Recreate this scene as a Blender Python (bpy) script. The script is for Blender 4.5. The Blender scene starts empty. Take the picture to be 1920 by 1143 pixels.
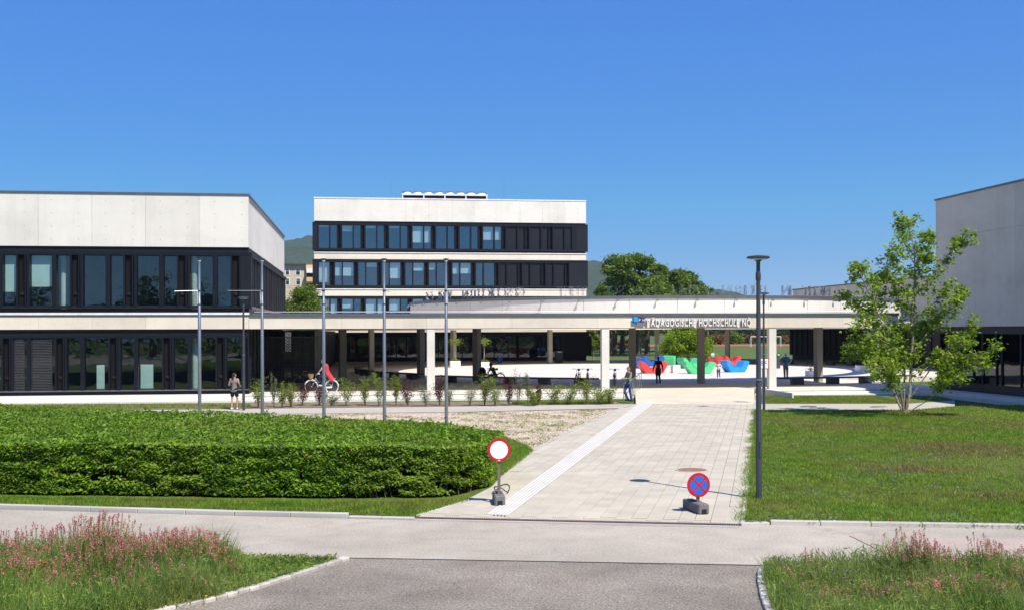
import bpy, bmesh, math, random
import numpy as np
from mathutils import Vector, Matrix, Quaternion
from mathutils.geometry import tessellate_polygon
random.seed(7); RS = np.random.RandomState(11)
R_ = math.radians
scene = bpy.context.scene
col = scene.collection

# ------------------------------------------------------------------ camera, sky, sun, exposure
FPX, CAMZ, VPX, HOR0, ROLL = 2100.0, 3.6, 686.0, 622.0, -0.003      # focal length in photo pixels (1920 wide), eye height
TH = math.atan((960 - VPX) / FPX); SN, CS = math.sin(TH), math.cos(TH)
cd = bpy.data.cameras.new('Camera'); cam = bpy.data.objects.new('camera', cd); col.objects.link(cam)
cd.sensor_width = 36; cd.lens = FPX / 1920 * 36; cd.clip_start = 0.1; cd.clip_end = 9000
cd.shift_y = (HOR0 + ROLL * (960 - VPX) - 571.5) / 1920
cam.location = (0, 0, CAMZ)
_fw = Vector((SN, CS, 0)); _rt = Vector((CS, -SN, 0)); _up = Vector((0, 0, 1))
_rt2 = (_rt * math.cos(ROLL) + _up * math.sin(ROLL)).normalized(); _up2 = _rt2.cross(_fw)
cam.rotation_euler = Matrix(((_rt2.x, _up2.x, -_fw.x), (_rt2.y, _up2.y, -_fw.y), (_rt2.z, _up2.z, -_fw.z))).to_euler()
scene.camera = cam

SUN_EL = R_(54); SUN_AZ = (0.48, -0.877)                 # the sun stands behind the camera, to the right
w = bpy.data.worlds.new('World'); scene.world = w; w.use_nodes = True
nt = w.node_tree; bgn = nt.nodes['Background']
sky = nt.nodes.new('ShaderNodeTexSky'); sky.sky_type = 'NISHITA'; sky.sun_disc = False
sky.sun_elevation = SUN_EL; sky.sun_rotation = math.atan2(SUN_AZ[0], SUN_AZ[1])
sky.altitude = 200; sky.air_density = 1.0; sky.dust_density = 0.35; sky.ozone_density = 3.2
sep = nt.nodes.new('ShaderNodeSeparateColor'); sep.mode = 'HSV'; cmb = nt.nodes.new('ShaderNodeCombineColor'); cmb.mode = 'HSV'   # the camera's response: deep, even blue
def _m(op, *v):
    n = nt.nodes.new('ShaderNodeMath'); n.operation = op
    for i, x in enumerate(v):
        if hasattr(x, 'is_output'): nt.links.new(x, n.inputs[i])
        else: n.inputs[i].default_value = x
    return n.outputs[0]
nt.links.new(sky.outputs[0], sep.inputs[0]); nt.links.new(_m('MAXIMUM', _m('ADD', sep.outputs[0], 0.016), 0.594), cmb.inputs[0]); nt.links.new(_m('POWER', sep.outputs[1], 0.22), cmb.inputs[1])
nt.links.new(_m('MULTIPLY', _m('POWER', _m('MULTIPLY', sep.outputs[2], 0.2), 0.22), 5.0), cmb.inputs[2]); nt.links.new(cmb.outputs[0], bgn.inputs[0]); bgn.inputs[1].default_value = 0.113
sl = bpy.data.lights.new('Sun', 'SUN'); sl.energy = 4.7; sl.angle = R_(0.53); sl.color = (1.0, 0.93, 0.82)
so = bpy.data.objects.new('sun', sl); col.objects.link(so); so.location = (30, -60, 80)
so.rotation_euler = Vector((-SUN_AZ[0] * math.cos(SUN_EL), -SUN_AZ[1] * math.cos(SUN_EL), -math.sin(SUN_EL))).to_track_quat('-Z', 'Y').to_euler()
vs = scene.view_settings; vs.view_transform = 'Standard'; vs.look = 'None'; vs.exposure = 0.45; vs.gamma = 1.0; vs.use_curve_mapping = False

# ------------------------------------------------------------------ survey helpers: photo pixel -> place
def hor(px): return HOR0 + ROLL * (px - VPX)
def G(px, py, z=0.0):
    d = FPX * (CAMZ - z) / (py - hor(px)); xc = (px - 960) / FPX * d
    return (xc * CS + d * SN, d * CS - xc * SN)
def PX(px, Y):
    t = (px - 960) / FPX; d = Y / (CS - t * SN); return t * d * CS + d * SN
def PD(px, Y):
    t = (px - 960) / FPX; return Y / (CS - t * SN)
def PZ(px, py, Y): return CAMZ + (hor(px) - py) / FPX * PD(px, Y)
def AT(px, dist):                                       # ground spot in the direction of a column, at a distance
    xc = (px - 960) / FPX * dist; return (xc * CS + dist * SN, dist * CS - xc * SN)
def HZ(px, py, dist): return CAMZ + (hor(px) - py) / FPX * dist
def ray_circle(px, cx, cy, r, far=False):
    t = (px - 960) / FPX; dx, dy = t * CS + SN, CS - t * SN; n = math.hypot(dx, dy); dx /= n; dy /= n
    b = dx * cx + dy * cy; q = b * b - (cx * cx + cy * cy - r * r); q = math.sqrt(max(q, 0)); s = b + q if far else b - q
    return dx * s, dy * s

# ------------------------------------------------------------------ object helpers
def tag(o, label=None, cat=None, group=None, kind=None):
    if label: o['label'] = label
    if cat: o['category'] = cat
    if group: o['group'] = group
    if kind: o['kind'] = kind
    return o
def empty(name, loc=(0, 0, 0), rz=0, label=None, cat=None, group=None):
    o = bpy.data.objects.new(name, None); col.objects.link(o); o.location = loc; o.rotation_euler = (0, 0, rz)
    o.empty_display_size = 0.2
    return tag(o, label, cat, group)
def link(name, me, parent=None, loc=None, rz=0):
    o = bpy.data.objects.new(name, me); col.objects.link(o)
    if parent is not None: o.parent = parent
    if loc is not None: o.location = loc
    if rz: o.rotation_euler = (0, 0, rz)
    return o
def np_mesh(name, V, F, mat, smooth=False):
    """V (n,3), F (m,k) constant size faces -> mesh, quickly"""
    V = np.asarray(V, dtype=np.float32); F = np.asarray(F, dtype=np.int32)
    me = bpy.data.meshes.new(name); me.vertices.add(len(V)); me.vertices.foreach_set('co', V.ravel())
    m, k = F.shape; me.loops.add(m * k); me.loops.foreach_set('vertex_index', F.ravel())
    me.polygons.add(m); me.polygons.foreach_set('loop_start', np.arange(0, m * k, k, dtype=np.int32))
    me.polygons.foreach_set('loop_total', np.full(m, k, dtype=np.int32))
    me.polygons.foreach_set('use_smooth', np.full(m, smooth, dtype=bool))
    me.update(calc_edges=True)
    if mat: me.materials.append(mat)
    return me
class MB:
    """collects simple solids for ONE mesh object"""
    def __init__(s): s.v = []; s.f = []
    def box(s, x0, x1, y0, y1, z0, z1):
        n = len(s.v); s.v += [(x0,y0,z0),(x1,y0,z0),(x1,y1,z0),(x0,y1,z0),(x0,y0,z1),(x1,y0,z1),(x1,y1,z1),(x0,y1,z1)]
        s.f += [tuple(n + i for i in q) for q in ((0,3,2,1),(4,5,6,7),(0,1,5,4),(1,2,6,5),(2,3,7,6),(3,0,4,7))]; return s
    def obox(s, c, ax, half):
        """oriented box: centre, three axes, half sizes"""
        n = len(s.v); c = Vector(c); a, b, d = [Vector(ax[i]) * half[i] for i in range(3)]
        for k in ((-1,-1,-1),(1,-1,-1),(1,1,-1),(-1,1,-1),(-1,-1,1),(1,-1,1),(1,1,1),(-1,1,1)):
            s.v.append(tuple(c + a * k[0] + b * k[1] + d * k[2]))
        s.f += [tuple(n + i for i in q) for q in ((0,3,2,1),(4,5,6,7),(0,1,5,4),(1,2,6,5),(2,3,7,6),(3,0,4,7))]; return s
    def tube(s, pts, rad, seg=8, closed=False, cap=True):
        pts = [Vector(p) for p in pts]; N = len(pts); n0 = len(s.v)
        rr = rad if isinstance(rad, (list, tuple)) else [rad] * N
        prev = None
        for i, p in enumerate(pts):
            if closed: t = pts[(i + 1) % N] - pts[i - 1]
            else: t = pts[min(i + 1, N - 1)] - pts[max(i - 1, 0)]
            if t.length < 1e-9: t = Vector((0, 0, 1))
            t.normalize()
            if prev is None:
                a = Vector((1, 0, 0)) if abs(t.x) < 0.9 else Vector((0, 1, 0)); u = (a - t * a.dot(t)).normalized()
            else:
                u = prev - t * prev.dot(t); u = u.normalized() if u.length > 1e-6 else t.orthogonal().normalized()
            prev = u; v = t.cross(u)
            for k in range(seg):
                an = 2 * math.pi * k / seg; s.v.append(tuple(p + (u * math.cos(an) + v * math.sin(an)) * rr[i]))
        M = N if closed else N - 1
        for i in range(M):
            for k in range(seg):
                a = n0 + i * seg + k; b = n0 + i * seg + (k + 1) % seg; j = (i + 1) % N
                s.f.append((a, b, n0 + j * seg + (k + 1) % seg, n0 + j * seg + k))
        if cap and not closed:
            s.f.append(tuple(n0 + k for k in reversed(range(seg)))); s.f.append(tuple(n0 + (N - 1) * seg + k for k in range(seg)))
        return s
    def lathe(s, prof, seg=20, c=(0, 0, 0)):
        n0 = len(s.v); N = len(prof)
        for r, z in prof:
            for k in range(seg):
                a = 2 * math.pi * k / seg; s.v.append((c[0] + r * math.cos(a), c[1] + r * math.sin(a), c[2] + z))
        for i in range(N - 1):
            for k in range(seg):
                a = n0 + i * seg + k; b = n0 + i * seg + (k + 1) % seg; s.f.append((a, b, b + seg, a + seg))
        s.f.append(tuple(n0 + k for k in reversed(range(seg)))); s.f.append(tuple(n0 + (N - 1) * seg + k for k in range(seg)))
        return s
    def prism(s, poly, z0, z1):
        n = len(s.v); m = len(poly)
        ar = sum(poly[i][0] * poly[(i+1) % m][1] - poly[(i+1) % m][0] * poly[i][1] for i in range(m))
        if ar < 0: poly = list(reversed(poly))
        s.v += [(p[0], p[1], z0) for p in poly] + [(p[0], p[1], z1) for p in poly]
        tri = tessellate_polygon([[Vector((p[0], p[1], 0)) for p in poly]])
        for t in tri:
            a, b, c = t
            cr = (poly[b][0]-poly[a][0])*(poly[c][1]-poly[a][1])-(poly[b][1]-poly[a][1])*(poly[c][0]-poly[a][0])
            if cr < 0: b, c = c, b
            s.f.append((n + m + a, n + m + b, n + m + c)); s.f.append((n + a, n + c, n + b))
        for i in range(m):
            j = (i + 1) % m; s.f.append((n + i, n + j, n + m + j, n + m + i))
        return s
    def mesh(s, name, mat, smooth=False, bevel=0):
        me = bpy.data.meshes.new(name); me.from_pydata(s.v, [], s.f)
        if bevel:
            bm = bmesh.new(); bm.from_mesh(me)
            bmesh.ops.bevel(bm, geom=[e for e in bm.edges if e.is_manifold and e.calc_face_angle(0) > 0.6], offset=bevel, segments=1, affect='EDGES', clamp_overlap=True)
            bm.to_mesh(me); bm.free()
        me.update(); me.materials.append(mat)
        if smooth:
            me.polygons.foreach_set('use_smooth', np.ones(len(me.polygons), dtype=bool))
            try: me.set_sharp_from_angle(angle=R_(38))
            except Exception: pass
        return me
    def build(s, name, mat, parent=None, smooth=False, bevel=0, loc=None, rz=0):
        return link(name, s.mesh(name, mat, smooth, bevel), parent, loc, rz)
def flat_poly(name, pts, z, mat, parent=None, thick=0.0, kind=None):
    """a ground sheet from an outline"""
    if thick:
        o = MB().prism(pts, z - thick, z).build(name, mat, parent)
    else:
        m = len(pts); tri = tessellate_polygon([[Vector((p[0], p[1], 0)) for p in pts]]); F = []
        for a, b, c in tri:
            cr = (pts[b][0]-pts[a][0])*(pts[c][1]-pts[a][1])-(pts[b][1]-pts[a][1])*(pts[c][0]-pts[a][0])
            F.append((a, b, c) if cr > 0 else (a, c, b))
        o = link(name, np_mesh(name, [(p[0], p[1], z) for p in pts], F, mat), parent)
    if kind: o['kind'] = kind
    return o
def copy_tree(o, parent=None):
    c = o.copy(); col.objects.link(c)
    if parent is not None: c.parent = parent
    for ch in list(o.children): copy_tree(ch, c)
    return c
def in_poly(x, y, poly):
    x = np.asarray(x); y = np.asarray(y); ins = np.zeros(x.shape, bool); n = len(poly); j = n - 1
    for i in range(n):
        xi, yi = poly[i]; xj, yj = poly[j]
        ins ^= ((yi > y) != (yj > y)) & (x < (xj - xi) * (y - yi) / (yj - yi + 1e-12) + xi); j = i
    return ins

# ------------------------------------------------------------------ materials
def new_mat(name):
    m = bpy.data.materials.new(name); m.use_nodes = True; nt = m.node_tree
    return m, nt, nt.nodes['Principled BSDF'], nt.nodes.new, nt.links.new
def setp(b, rough=0.6, metal=0.0, spec=0.5, coat=0.0):
    b.inputs['Roughness'].default_value = rough; b.inputs['Metallic'].default_value = metal
    b.inputs['Specular IOR Level'].default_value = spec
    if coat: b.inputs['Coat Weight'].default_value = coat; b.inputs['Coat Roughness'].default_value = 0.08
def pos_noise(N, L, scale, detail=5, rough=0.55, stretch=None):
    g = N('ShaderNodeNewGeometry'); t = N('ShaderNodeTexNoise'); t.inputs['Scale'].default_value = scale
    t.inputs['Detail'].default_value = detail; t.inputs['Roughness'].default_value = rough
    if stretch:
        mp = N('ShaderNodeMapping'); mp.inputs['Scale'].default_value = stretch; L(g.outputs['Position'], mp.inputs[0]); L(mp.outputs[0], t.inputs[0])
    else: L(g.outputs['Position'], t.inputs[0])
    return t
def ramp(N, L, src, stops):
    r = N('ShaderNodeValToRGB'); e = r.color_ramp.elements
    while len(e) < len(stops): e.new(0.5)
    for i, (p, c) in enumerate(stops): e[i].position = p; e[i].color = (c[0], c[1], c[2], 1)
    L(src, r.inputs[0]); return r
def mixc(N, L, a, b, fac, mode='MIX'):
    m = N('ShaderNodeMix'); m.data_type = 'RGBA'; m.blend_type = mode
    for s, v in ((0, fac), (6, a), (7, b)):
        if hasattr(v, 'is_output'): L(v, m.inputs[s])
        else: m.inputs[s].default_value = v if s == 0 else (v[0], v[1], v[2], 1)
    return m.outputs[2]
def sc(c, k): return tuple(min(1, v * k) for v in c)
def plain(name, c, rough=0.6, metal=0.0, spec=0.5, var=0.12, nscale=3.0, bump=0.0, bscale=60.0, coat=0.0, isl=0.0):
    m, nt, b, N, L = new_mat(name); setp(b, rough, metal, spec, coat)
    t = pos_noise(N, L, nscale)
    r = ramp(N, L, t.outputs[0], [(0.3, sc(c, 1 - var)), (0.7, sc(c, 1 + var))]); out = r.outputs[0]
    if isl:
        g = N('ShaderNodeObjectInfo'); mr = N('ShaderNodeMapRange'); mr.inputs[3].default_value = 1 - isl; mr.inputs[4].default_value = 1 + isl
        g2 = N('ShaderNodeNewGeometry'); ad = N('ShaderNodeMath'); ad.operation = 'ADD'; L(g.outputs['Random'], ad.inputs[0]); L(g2.outputs['Random Per Island'], ad.inputs[1])
        fr = N('ShaderNodeMath'); fr.operation = 'FRACT'; L(ad.outputs[0], fr.inputs[0]); L(fr.outputs[0], mr.inputs[0])
        vm = N('ShaderNodeVectorMath'); vm.operation = 'SCALE'; L(out, vm.inputs[0]); L(mr.outputs[0], vm.inputs[3]); out = vm.outputs[0]
    L(out, b.inputs['Base Color'])
    if bump:
        t2 = pos_noise(N, L, bscale, 4); bp = N('ShaderNodeBump'); bp.inputs['Strength'].default_value = bump; bp.inputs['Distance'].default_value = 0.02
        L(t2.outputs[0], bp.inputs['Height']); L(bp.outputs[0], b.inputs['Normal'])
    return m
def concrete(name, c, stain=0.10, ties=None):
    m, nt, b, N, L = new_mat(name); setp(b, 0.82, 0, 0.3)
    big = pos_noise(N, L, 0.35, 6, 0.6, (1, 1, 1.6)); streak = pos_noise(N, L, 1.6, 4, 0.6, (1, 1, 0.12)); fine = pos_noise(N, L, 14, 6, 0.7)
    base = ramp(N, L, big.outputs[0], [(0.3, sc(c, 1 - stain)), (0.55, c), (0.75, sc(c, 1 + stain * 0.45))]).outputs[0]
    st = ramp(N, L, streak.outputs[0], [(0.35, (0.84, 0.83, 0.81)), (0.55, (1, 1, 1))]).outputs[0]
    o = mixc(N, L, base, st, 0.32, 'MULTIPLY')
    fn = ramp(N, L, fine.outputs[0], [(0.3, (0.88, 0.88, 0.87)), (0.6, (1, 1, 1))]).outputs[0]
    o = mixc(N, L, o, fn, 0.6, 'MULTIPLY')
    info = N('ShaderNodeObjectInfo'); mr = N('ShaderNodeMapRange'); mr.inputs[3].default_value = 0.94; mr.inputs[4].default_value = 1.03
    L(info.outputs['Random'], mr.inputs[0]); vm = N('ShaderNodeVectorMath'); vm.operation = 'SCALE'; L(o, vm.inputs[0]); L(mr.outputs[0], vm.inputs[3])
    L(vm.outputs[0], b.inputs['Base Color'])
    bp = N('ShaderNodeBump'); bp.inputs['Strength'].default_value = 0.25; bp.inputs['Distance'].default_value = 0.02
    L(fine.outputs[0], bp.inputs['Height']); L(bp.outputs[0], b.inputs['Normal'])
    return m
def leaf_mat(name, c, var=0.45, trans=0.35, hue=(1.25, 1.05, 0.7), patch=None):
    m, nt, b, N, L = new_mat(name); setp(b, 0.5, 0, 0.35)
    g = N('ShaderNodeNewGeometry')
    big = pos_noise(N, L, 1.1, 3)
    r = ramp(N, L, g.outputs['Random Per Island'], [(0.0, sc(c, 1 - var)), (0.5, c), (1.0, (min(1, c[0] * (1 + var) * hue[0]), min(1, c[1] * (1 + var) * hue[1]), c[2] * (1 + var) * hue[2]))])
    cl = ramp(N, L, big.outputs[0], [(0.3, (0.72, 0.78, 0.72)), (0.65, (1.0, 1.0, 1.0))])
    o = mixc(N, L, r.outputs[0], cl.outputs[0], 0.8, 'MULTIPLY')
    if patch:
        pn = pos_noise(N, L, 0.33, 6, 0.65); pf = ramp(N, L, pn.outputs[0], [(0.46, (0, 0, 0)), (0.66, (1, 1, 1))]).outputs[0]; o = mixc(N, L, o, patch, pf)
        pn = pos_noise(N, L, 1.9, 4, 0.6); pf = ramp(N, L, pn.outputs[0], [(0.35, (0.62, 0.70, 0.62)), (0.62, (1.1, 1.1, 1.1))]).outputs[0]; o = mixc(N, L, o, pf, 1.0, 'MULTIPLY')
    L(o, b.inputs['Base Color'])
    tr = N('ShaderNodeBsdfTranslucent'); tc = mixc(N, L, o, (1.0, 1.0, 0.35), 0.35, 'MULTIPLY')
    vm = N('ShaderNodeVectorMath'); vm.operation = 'SCALE'; L(tc, vm.inputs[0]); vm.inputs[3].default_value = 1.5; L(vm.outputs[0], tr.inputs[0])
    mx = N('ShaderNodeMixShader'); mx.inputs[0].default_value = trans
    L(b.outputs[0], mx.inputs[1]); L(tr.outputs[0], mx.inputs[2]); L(mx.outputs[0], nt.nodes['Material Output'].inputs[0])
    return m
def ground_mat(name, stops, scale, bump=0.3, bscale=40, speck=0.25, rough=0.95, sscale=120, scale2=None, cracks=0.0, cscale=0.4):
    m, nt, b, N, L = new_mat(name); setp(b, rough, 0, 0.2)
    t = pos_noise(N, L, scale, 8, 0.62); o = ramp(N, L, t.outputs[0], stops).outputs[0]
    f = pos_noise(N, L, sscale, 3, 0.8); sp = ramp(N, L, f.outputs[0], [(0.35, (1 - speck,) * 3), (0.65, (1 + speck * 0.4,) * 3)]).outputs[0]
    o = mixc(N, L, o, sp, 1.0, 'MULTIPLY')
    if scale2:
        t3 = pos_noise(N, L, scale2, 4, 0.5); s3 = ramp(N, L, t3.outputs[0], [(0.35, (0.82, 0.82, 0.82)), (0.65, (1.06, 1.06, 1.06))]).outputs[0]; o = mixc(N, L, o, s3, 1.0, 'MULTIPLY')
    if cracks:
        g = N('ShaderNodeNewGeometry'); wn = N('ShaderNodeTexNoise'); wn.inputs['Scale'].default_value = 1.3; wn.inputs['Detail'].default_value = 5; L(g.outputs['Position'], wn.inputs[0])
        mp_ = N('ShaderNodeVectorMath'); mp_.operation = 'MULTIPLY_ADD'; L(wn.outputs['Color'], mp_.inputs[0]); mp_.inputs[1].default_value = (1.6, 1.6, 0); L(g.outputs['Position'], mp_.inputs[2])
        vo = N('ShaderNodeTexVoronoi'); vo.feature = 'DISTANCE_TO_EDGE'; vo.inputs['Scale'].default_value = cscale; L(mp_.outputs[0], vo.inputs[0])
        cr = ramp(N, L, vo.outputs['Distance'], [(0.0, (1 - cracks,) * 3), (0.006, (1 - cracks * .8,) * 3), (0.012, (1, 1, 1))]).outputs[0]
        mk = pos_noise(N, L, 0.5, 2); mkr = ramp(N, L, mk.outputs[0], [(0.45, (0, 0, 0)), (0.6, (1, 1, 1))]).outputs[0]
        o = mixc(N, L, o, mixc(N, L, o, cr, 1.0, 'MULTIPLY'), mkr)
    L(o, b.inputs['Base Color'])
    t2 = pos_noise(N, L, bscale, 6, 0.7); bp = N('ShaderNodeBump'); bp.inputs['Strength'].default_value = bump; bp.inputs['Distance'].default_value = 0.03
    L(t2.outputs[0], bp.inputs['Height']); L(bp.outputs[0], b.inputs['Normal'])
    return m
def glass_mat(name, tint=(0.62, 0.72, 0.70), refl=1.5, base=0.05):
    m, nt, b, N, L = new_mat(name); nt.nodes.remove(b)
    tr = N('ShaderNodeBsdfTransparent'); tr.inputs[0].default_value = (*tint, 1)
    gl = N('ShaderNodeBsdfGlossy'); gl.inputs['Roughness'].default_value = 0.0; gl.inputs['Color'].default_value = (0.93, 0.97, 1.0, 1)
    t = pos_noise(N, L, 0.9, 2); bp = N('ShaderNodeBump'); bp.inputs['Strength'].default_value = 0.012; bp.inputs['Distance'].default_value = 0.3
    L(t.outputs[0], bp.inputs['Height']); L(bp.outputs[0], gl.inputs['Normal'])
    lw = N('ShaderNodeLayerWeight'); pw = N('ShaderNodeMath'); pw.operation = 'POWER'; L(lw.outputs['Facing'], pw.inputs[0]); pw.inputs[1].default_value = 5.0
    fr = N('ShaderNodeMath'); fr.operation = 'MULTIPLY_ADD'; L(pw.outputs[0], fr.inputs[0]); fr.inputs[1].default_value = 0.95; fr.inputs[2].default_value = 0.045
    mm = N('ShaderNodeMath'); mm.operation = 'MULTIPLY_ADD'; mm.use_clamp = True; L(fr.outputs[0], mm.inputs[0]); mm.inputs[1].default_value = refl; mm.inputs[2].default_value = base
    mx = N('ShaderNodeMixShader'); L(mm.outputs[0], mx.inputs[0]); L(tr.outputs[0], mx.inputs[1]); L(gl.outputs[0], mx.inputs[2])
    L(mx.outputs[0], nt.nodes['Material Output'].inputs[0]); return m

M = {}
M['concrete'] = concrete('concrete', (0.74, 0.71, 0.63))
M['concrete_cream'] = concrete('concrete_cream', (0.74, 0.67, 0.545), 0.12)
M['concrete_shaded'] = concrete('concrete_shaded', (0.64, 0.575, 0.47), 0.14)  # the wall concrete again, with the shade toned into its colour
M['plaza'] = concrete('plaza_paving', (0.68, 0.63, 0.53), 0.08)
M['dark'] = plain('dark_anodised_metal', (0.006, 0.007, 0.011), 0.45, 0.0, 0.3, 0.2, 1.5)
M['dark2'] = plain('dark_metal_panel', (0.009, 0.011, 0.016), 0.5, 0.0, 0.3, 0.15, 0.8)
M['blackish'] = plain('dark_recess', (0.006, 0.006, 0.007), 0.7)
M['vent'] = plain('vent_panel', (0.006, 0.005, 0.006), 0.6, 0, 0.25)
M['coping'] = plain('grey_sheet_metal', (0.17, 0.18, 0.19), 0.42, 0.6, 0.5, 0.12, 2)
M['whitemetal'] = plain('white_sheet_metal', (0.72, 0.72, 0.70), 0.4)
M['glass'] = glass_mat('window_glass', (0.80, 0.875, 0.865), 1.15, 0.015)
M['glass_far'] = glass_mat('window_glass_blue', (0.82, 0.89, 0.92), 1.7, 0.06)
M['glass_dark'] = glass_mat('dark_glass', (0.40, 0.43, 0.45), 0.9, 0.012)
M['blind'] = plain('roller_blind_fabric', (0.62, 0.70, 0.68), 0.8, var=0.05)
M['slat'] = plain('venetian_slat', (0.05, 0.05, 0.06), 0.4)
M['concrete_col_shade'] = concrete('shaded_concrete_column', (0.36, 0.33, 0.285), 0.15)  # column concrete with its colour darkened to stand for canopy shade
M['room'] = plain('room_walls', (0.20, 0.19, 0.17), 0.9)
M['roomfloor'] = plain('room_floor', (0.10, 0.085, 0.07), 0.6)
M['pillarwhite'] = plain('white_plaster', (0.62, 0.64, 0.58), 0.8)
M['galv'] = plain('galvanised_steel', (0.34, 0.35, 0.36), 0.38, 0.75, 0.5, 0.12, 8)
M['stainless'] = plain('brushed_steel', (0.5, 0.5, 0.5), 0.3, 0.9)
M['lamp'] = plain('anthracite_paint', (0.055, 0.065, 0.072), 0.42, 0.2, 0.5, 0.12, 3)
M['white'] = plain('white_paint', (0.78, 0.78, 0.77), 0.45, var=0.05)
M['foot'] = plain('grey_recycled_foot', (0.17, 0.165, 0.155), 0.9, 0, 0.2, 0.2, 9, 0.4, 40)
M['red'] = plain('sign_red', (0.45, 0.012, 0.02), 0.38, var=0.08)
M['blue'] = plain('sign_blue', (0.012, 0.12, 0.55), 0.38, var=0.08)
M['darkwood'] = plain('dark_timber', (0.045, 0.034, 0.027), 0.6, var=0.3, nscale=6)
M['black'] = plain('black_rubber', (0.012, 0.012, 0.012), 0.6)
M['paver'] = plain('concrete_paver', (0.495, 0.45, 0.345), 0.9, 0, 0.2, 0.10, 0.8, 0.25, 45, isl=0.055)
M['paver_joint'] = plain('joint_sand', (0.455, 0.412, 0.32), 0.95)
M['cream_paver'] = plain('cream_paver', (0.58, 0.515, 0.39), 0.9, 0, 0.2, 0.09, 0.6, 0.2, 45, isl=0.04)
M['tactile'] = plain('white_tactile_paving', (0.63, 0.61, 0.55), 0.8, 0, 0.2, 0.08, 2)
M['kerb'] = concrete('kerb_concrete', (0.50, 0.475, 0.425), 0.15)
M['cobble'] = plain('kerb_stone', (0.46, 0.43, 0.375), 0.9, 0, 0.2, 0.2, 5, 0.5, 30, isl=0.25)
M['rust'] = plain('rusty_iron', (0.13, 0.065, 0.04), 0.8, 0.3, 0.3, 0.35, 9)
M['rust2'] = plain('rusty_cover', (0.30, 0.15, 0.09), 0.85, 0.1, 0.3, 0.2, 9, 0.4, 30)
M['road'] = ground_mat('pale_asphalt', [(0.25, (0.45, 0.40, 0.315)), (0.5, (0.51, 0.455, 0.36)), (0.75, (0.56, 0.50, 0.40))], 1.6, 0.5, 60, 0.30, sscale=26, scale2=0.22, cracks=0.14, cscale=0.22)
M['road_pink'] = ground_mat('beige_asphalt', [(0.25, (0.43, 0.35, 0.285)), (0.75, (0.53, 0.44, 0.36))], 0.9, 0.4, 60, 0.25, sscale=26)
M['asphalt'] = ground_mat('grey_asphalt', [(0.25, (0.29, 0.25, 0.195)), (0.5, (0.385, 0.338, 0.265)), (0.75, (0.46, 0.41, 0.33))], 0.8, 0.9, 45, 0.62, sscale=30, scale2=0.35, cracks=0.2, cscale=0.3)
M['path'] = ground_mat('pale_path', [(0.3, (0.43, 0.395, 0.325)), (0.7, (0.50, 0.46, 0.38))], 0.5, 0.2, 60, 0.12)
M['gravel'] = ground_mat('dry_gravel_soil', [(0.3, (0.36, 0.28, 0.20)), (0.5, (0.55, 0.44, 0.325)), (0.75, (0.64, 0.52, 0.40))], 3.2, 0.9, 14, 0.5, sscale=22)
M['soil'] = ground_mat('bed_soil', [(0.3, (0.16, 0.115, 0.075)), (0.7, (0.34, 0.27, 0.19))], 2.5, 0.8, 20, 0.4, sscale=40)
M['lawn'] = ground_mat('lawn_turf', [(0.25, (0.19, 0.155, 0.045)), (0.42, (0.135, 0.165, 0.024)), (0.60, (0.125, 0.21, 0.02)), (0.78, (0.20, 0.165, 0.05))], 0.75, 0.9, 18, 0.6, sscale=14, scale2=2.2)
M['lawn_far'] = ground_mat('meadow_turf', [(0.3, (0.075, 0.105, 0.025)), (0.6, (0.10, 0.15, 0.03)), (0.8, (0.15, 0.15, 0.06))], 0.12, 0.3, 3, 0.3, sscale=2)
M['clay'] = plain('red_cinder_track', (0.36, 0.115, 0.06), 0.95)
M['grass'] = leaf_mat('grass_blades', (0.17, 0.315, 0.028), 0.5, 0.42, (1.5, 1.0, 0.8), patch=(0.25, 0.265, 0.05))
M['drygrass'] = leaf_mat('dry_grass', (0.22, 0.17, 0.075), 0.35, 0.25)
M['meadow'] = leaf_mat('meadow_grass', (0.20, 0.33, 0.07), 0.5, 0.45, (1.6, 1.0, 0.9), patch=(0.29, 0.31, 0.10))
M['hedge'] = leaf_mat('hornbeam_leaves', (0.165, 0.295, 0.02), 0.6, 0.42, patch=(0.215, 0.30, 0.03))
M['withered'] = leaf_mat('withered_leaves', (0.20, 0.12, 0.06), 0.4, 0.2)
M['hedge_core'] = plain('hedge_inner_shade', (0.008, 0.009, 0.004), 0.95, var=0.4, nscale=8)  # shade in the gaps between leaves is put into this colour
M['plane'] = leaf_mat('plane_tree_leaves', (0.20, 0.31, 0.024), 0.5, 0.5)
M['treeleaf'] = leaf_mat('tree_leaves', (0.125, 0.205, 0.022), 0.45, 0.3)
M['treeleaf2'] = leaf_mat('dark_tree_leaves', (0.045, 0.090, 0.014), 0.45, 0.25)
M['shrub_g'] = leaf_mat('shrub_green_leaves', (0.19, 0.26, 0.035), 0.4, 0.35)
M['shrub_r'] = leaf_mat('shrub_purple_leaves', (0.085, 0.014, 0.018), 0.5, 0.3, (1.3, 0.9, 0.8))
M['shrub_s'] = leaf_mat('shrub_silver_leaves', (0.17, 0.205, 0.11), 0.35, 0.3, (1.1, 1.0, 1.0))
M['bark'] = plain('bark', (0.14, 0.105, 0.075), 0.9, 0, 0.2, 0.35, 6, 0.6, 25)
M['bark_pale'] = plain('pale_bark', (0.27, 0.225, 0.165), 0.85, 0, 0.2, 0.35, 9, 0.5, 25)
M['twig'] = plain('twigs', (0.13, 0.085, 0.055), 0.9)
M['pink'] = leaf_mat('sainfoin_flowers', (0.60, 0.215, 0.215), 0.35, 0.3, (1.1, 1.1, 1.2))
M['poppy'] = plain('poppy_petals', (0.6, 0.03, 0.01), 0.6)
M['yellow'] = plain('yellow_petals', (0.7, 0.48, 0.02), 0.6)
M['violet'] = plain('violet_petals', (0.18, 0.05, 0.25), 0.6)
M['whitefl'] = plain('white_petals', (0.75, 0.75, 0.7), 0.6)
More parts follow.
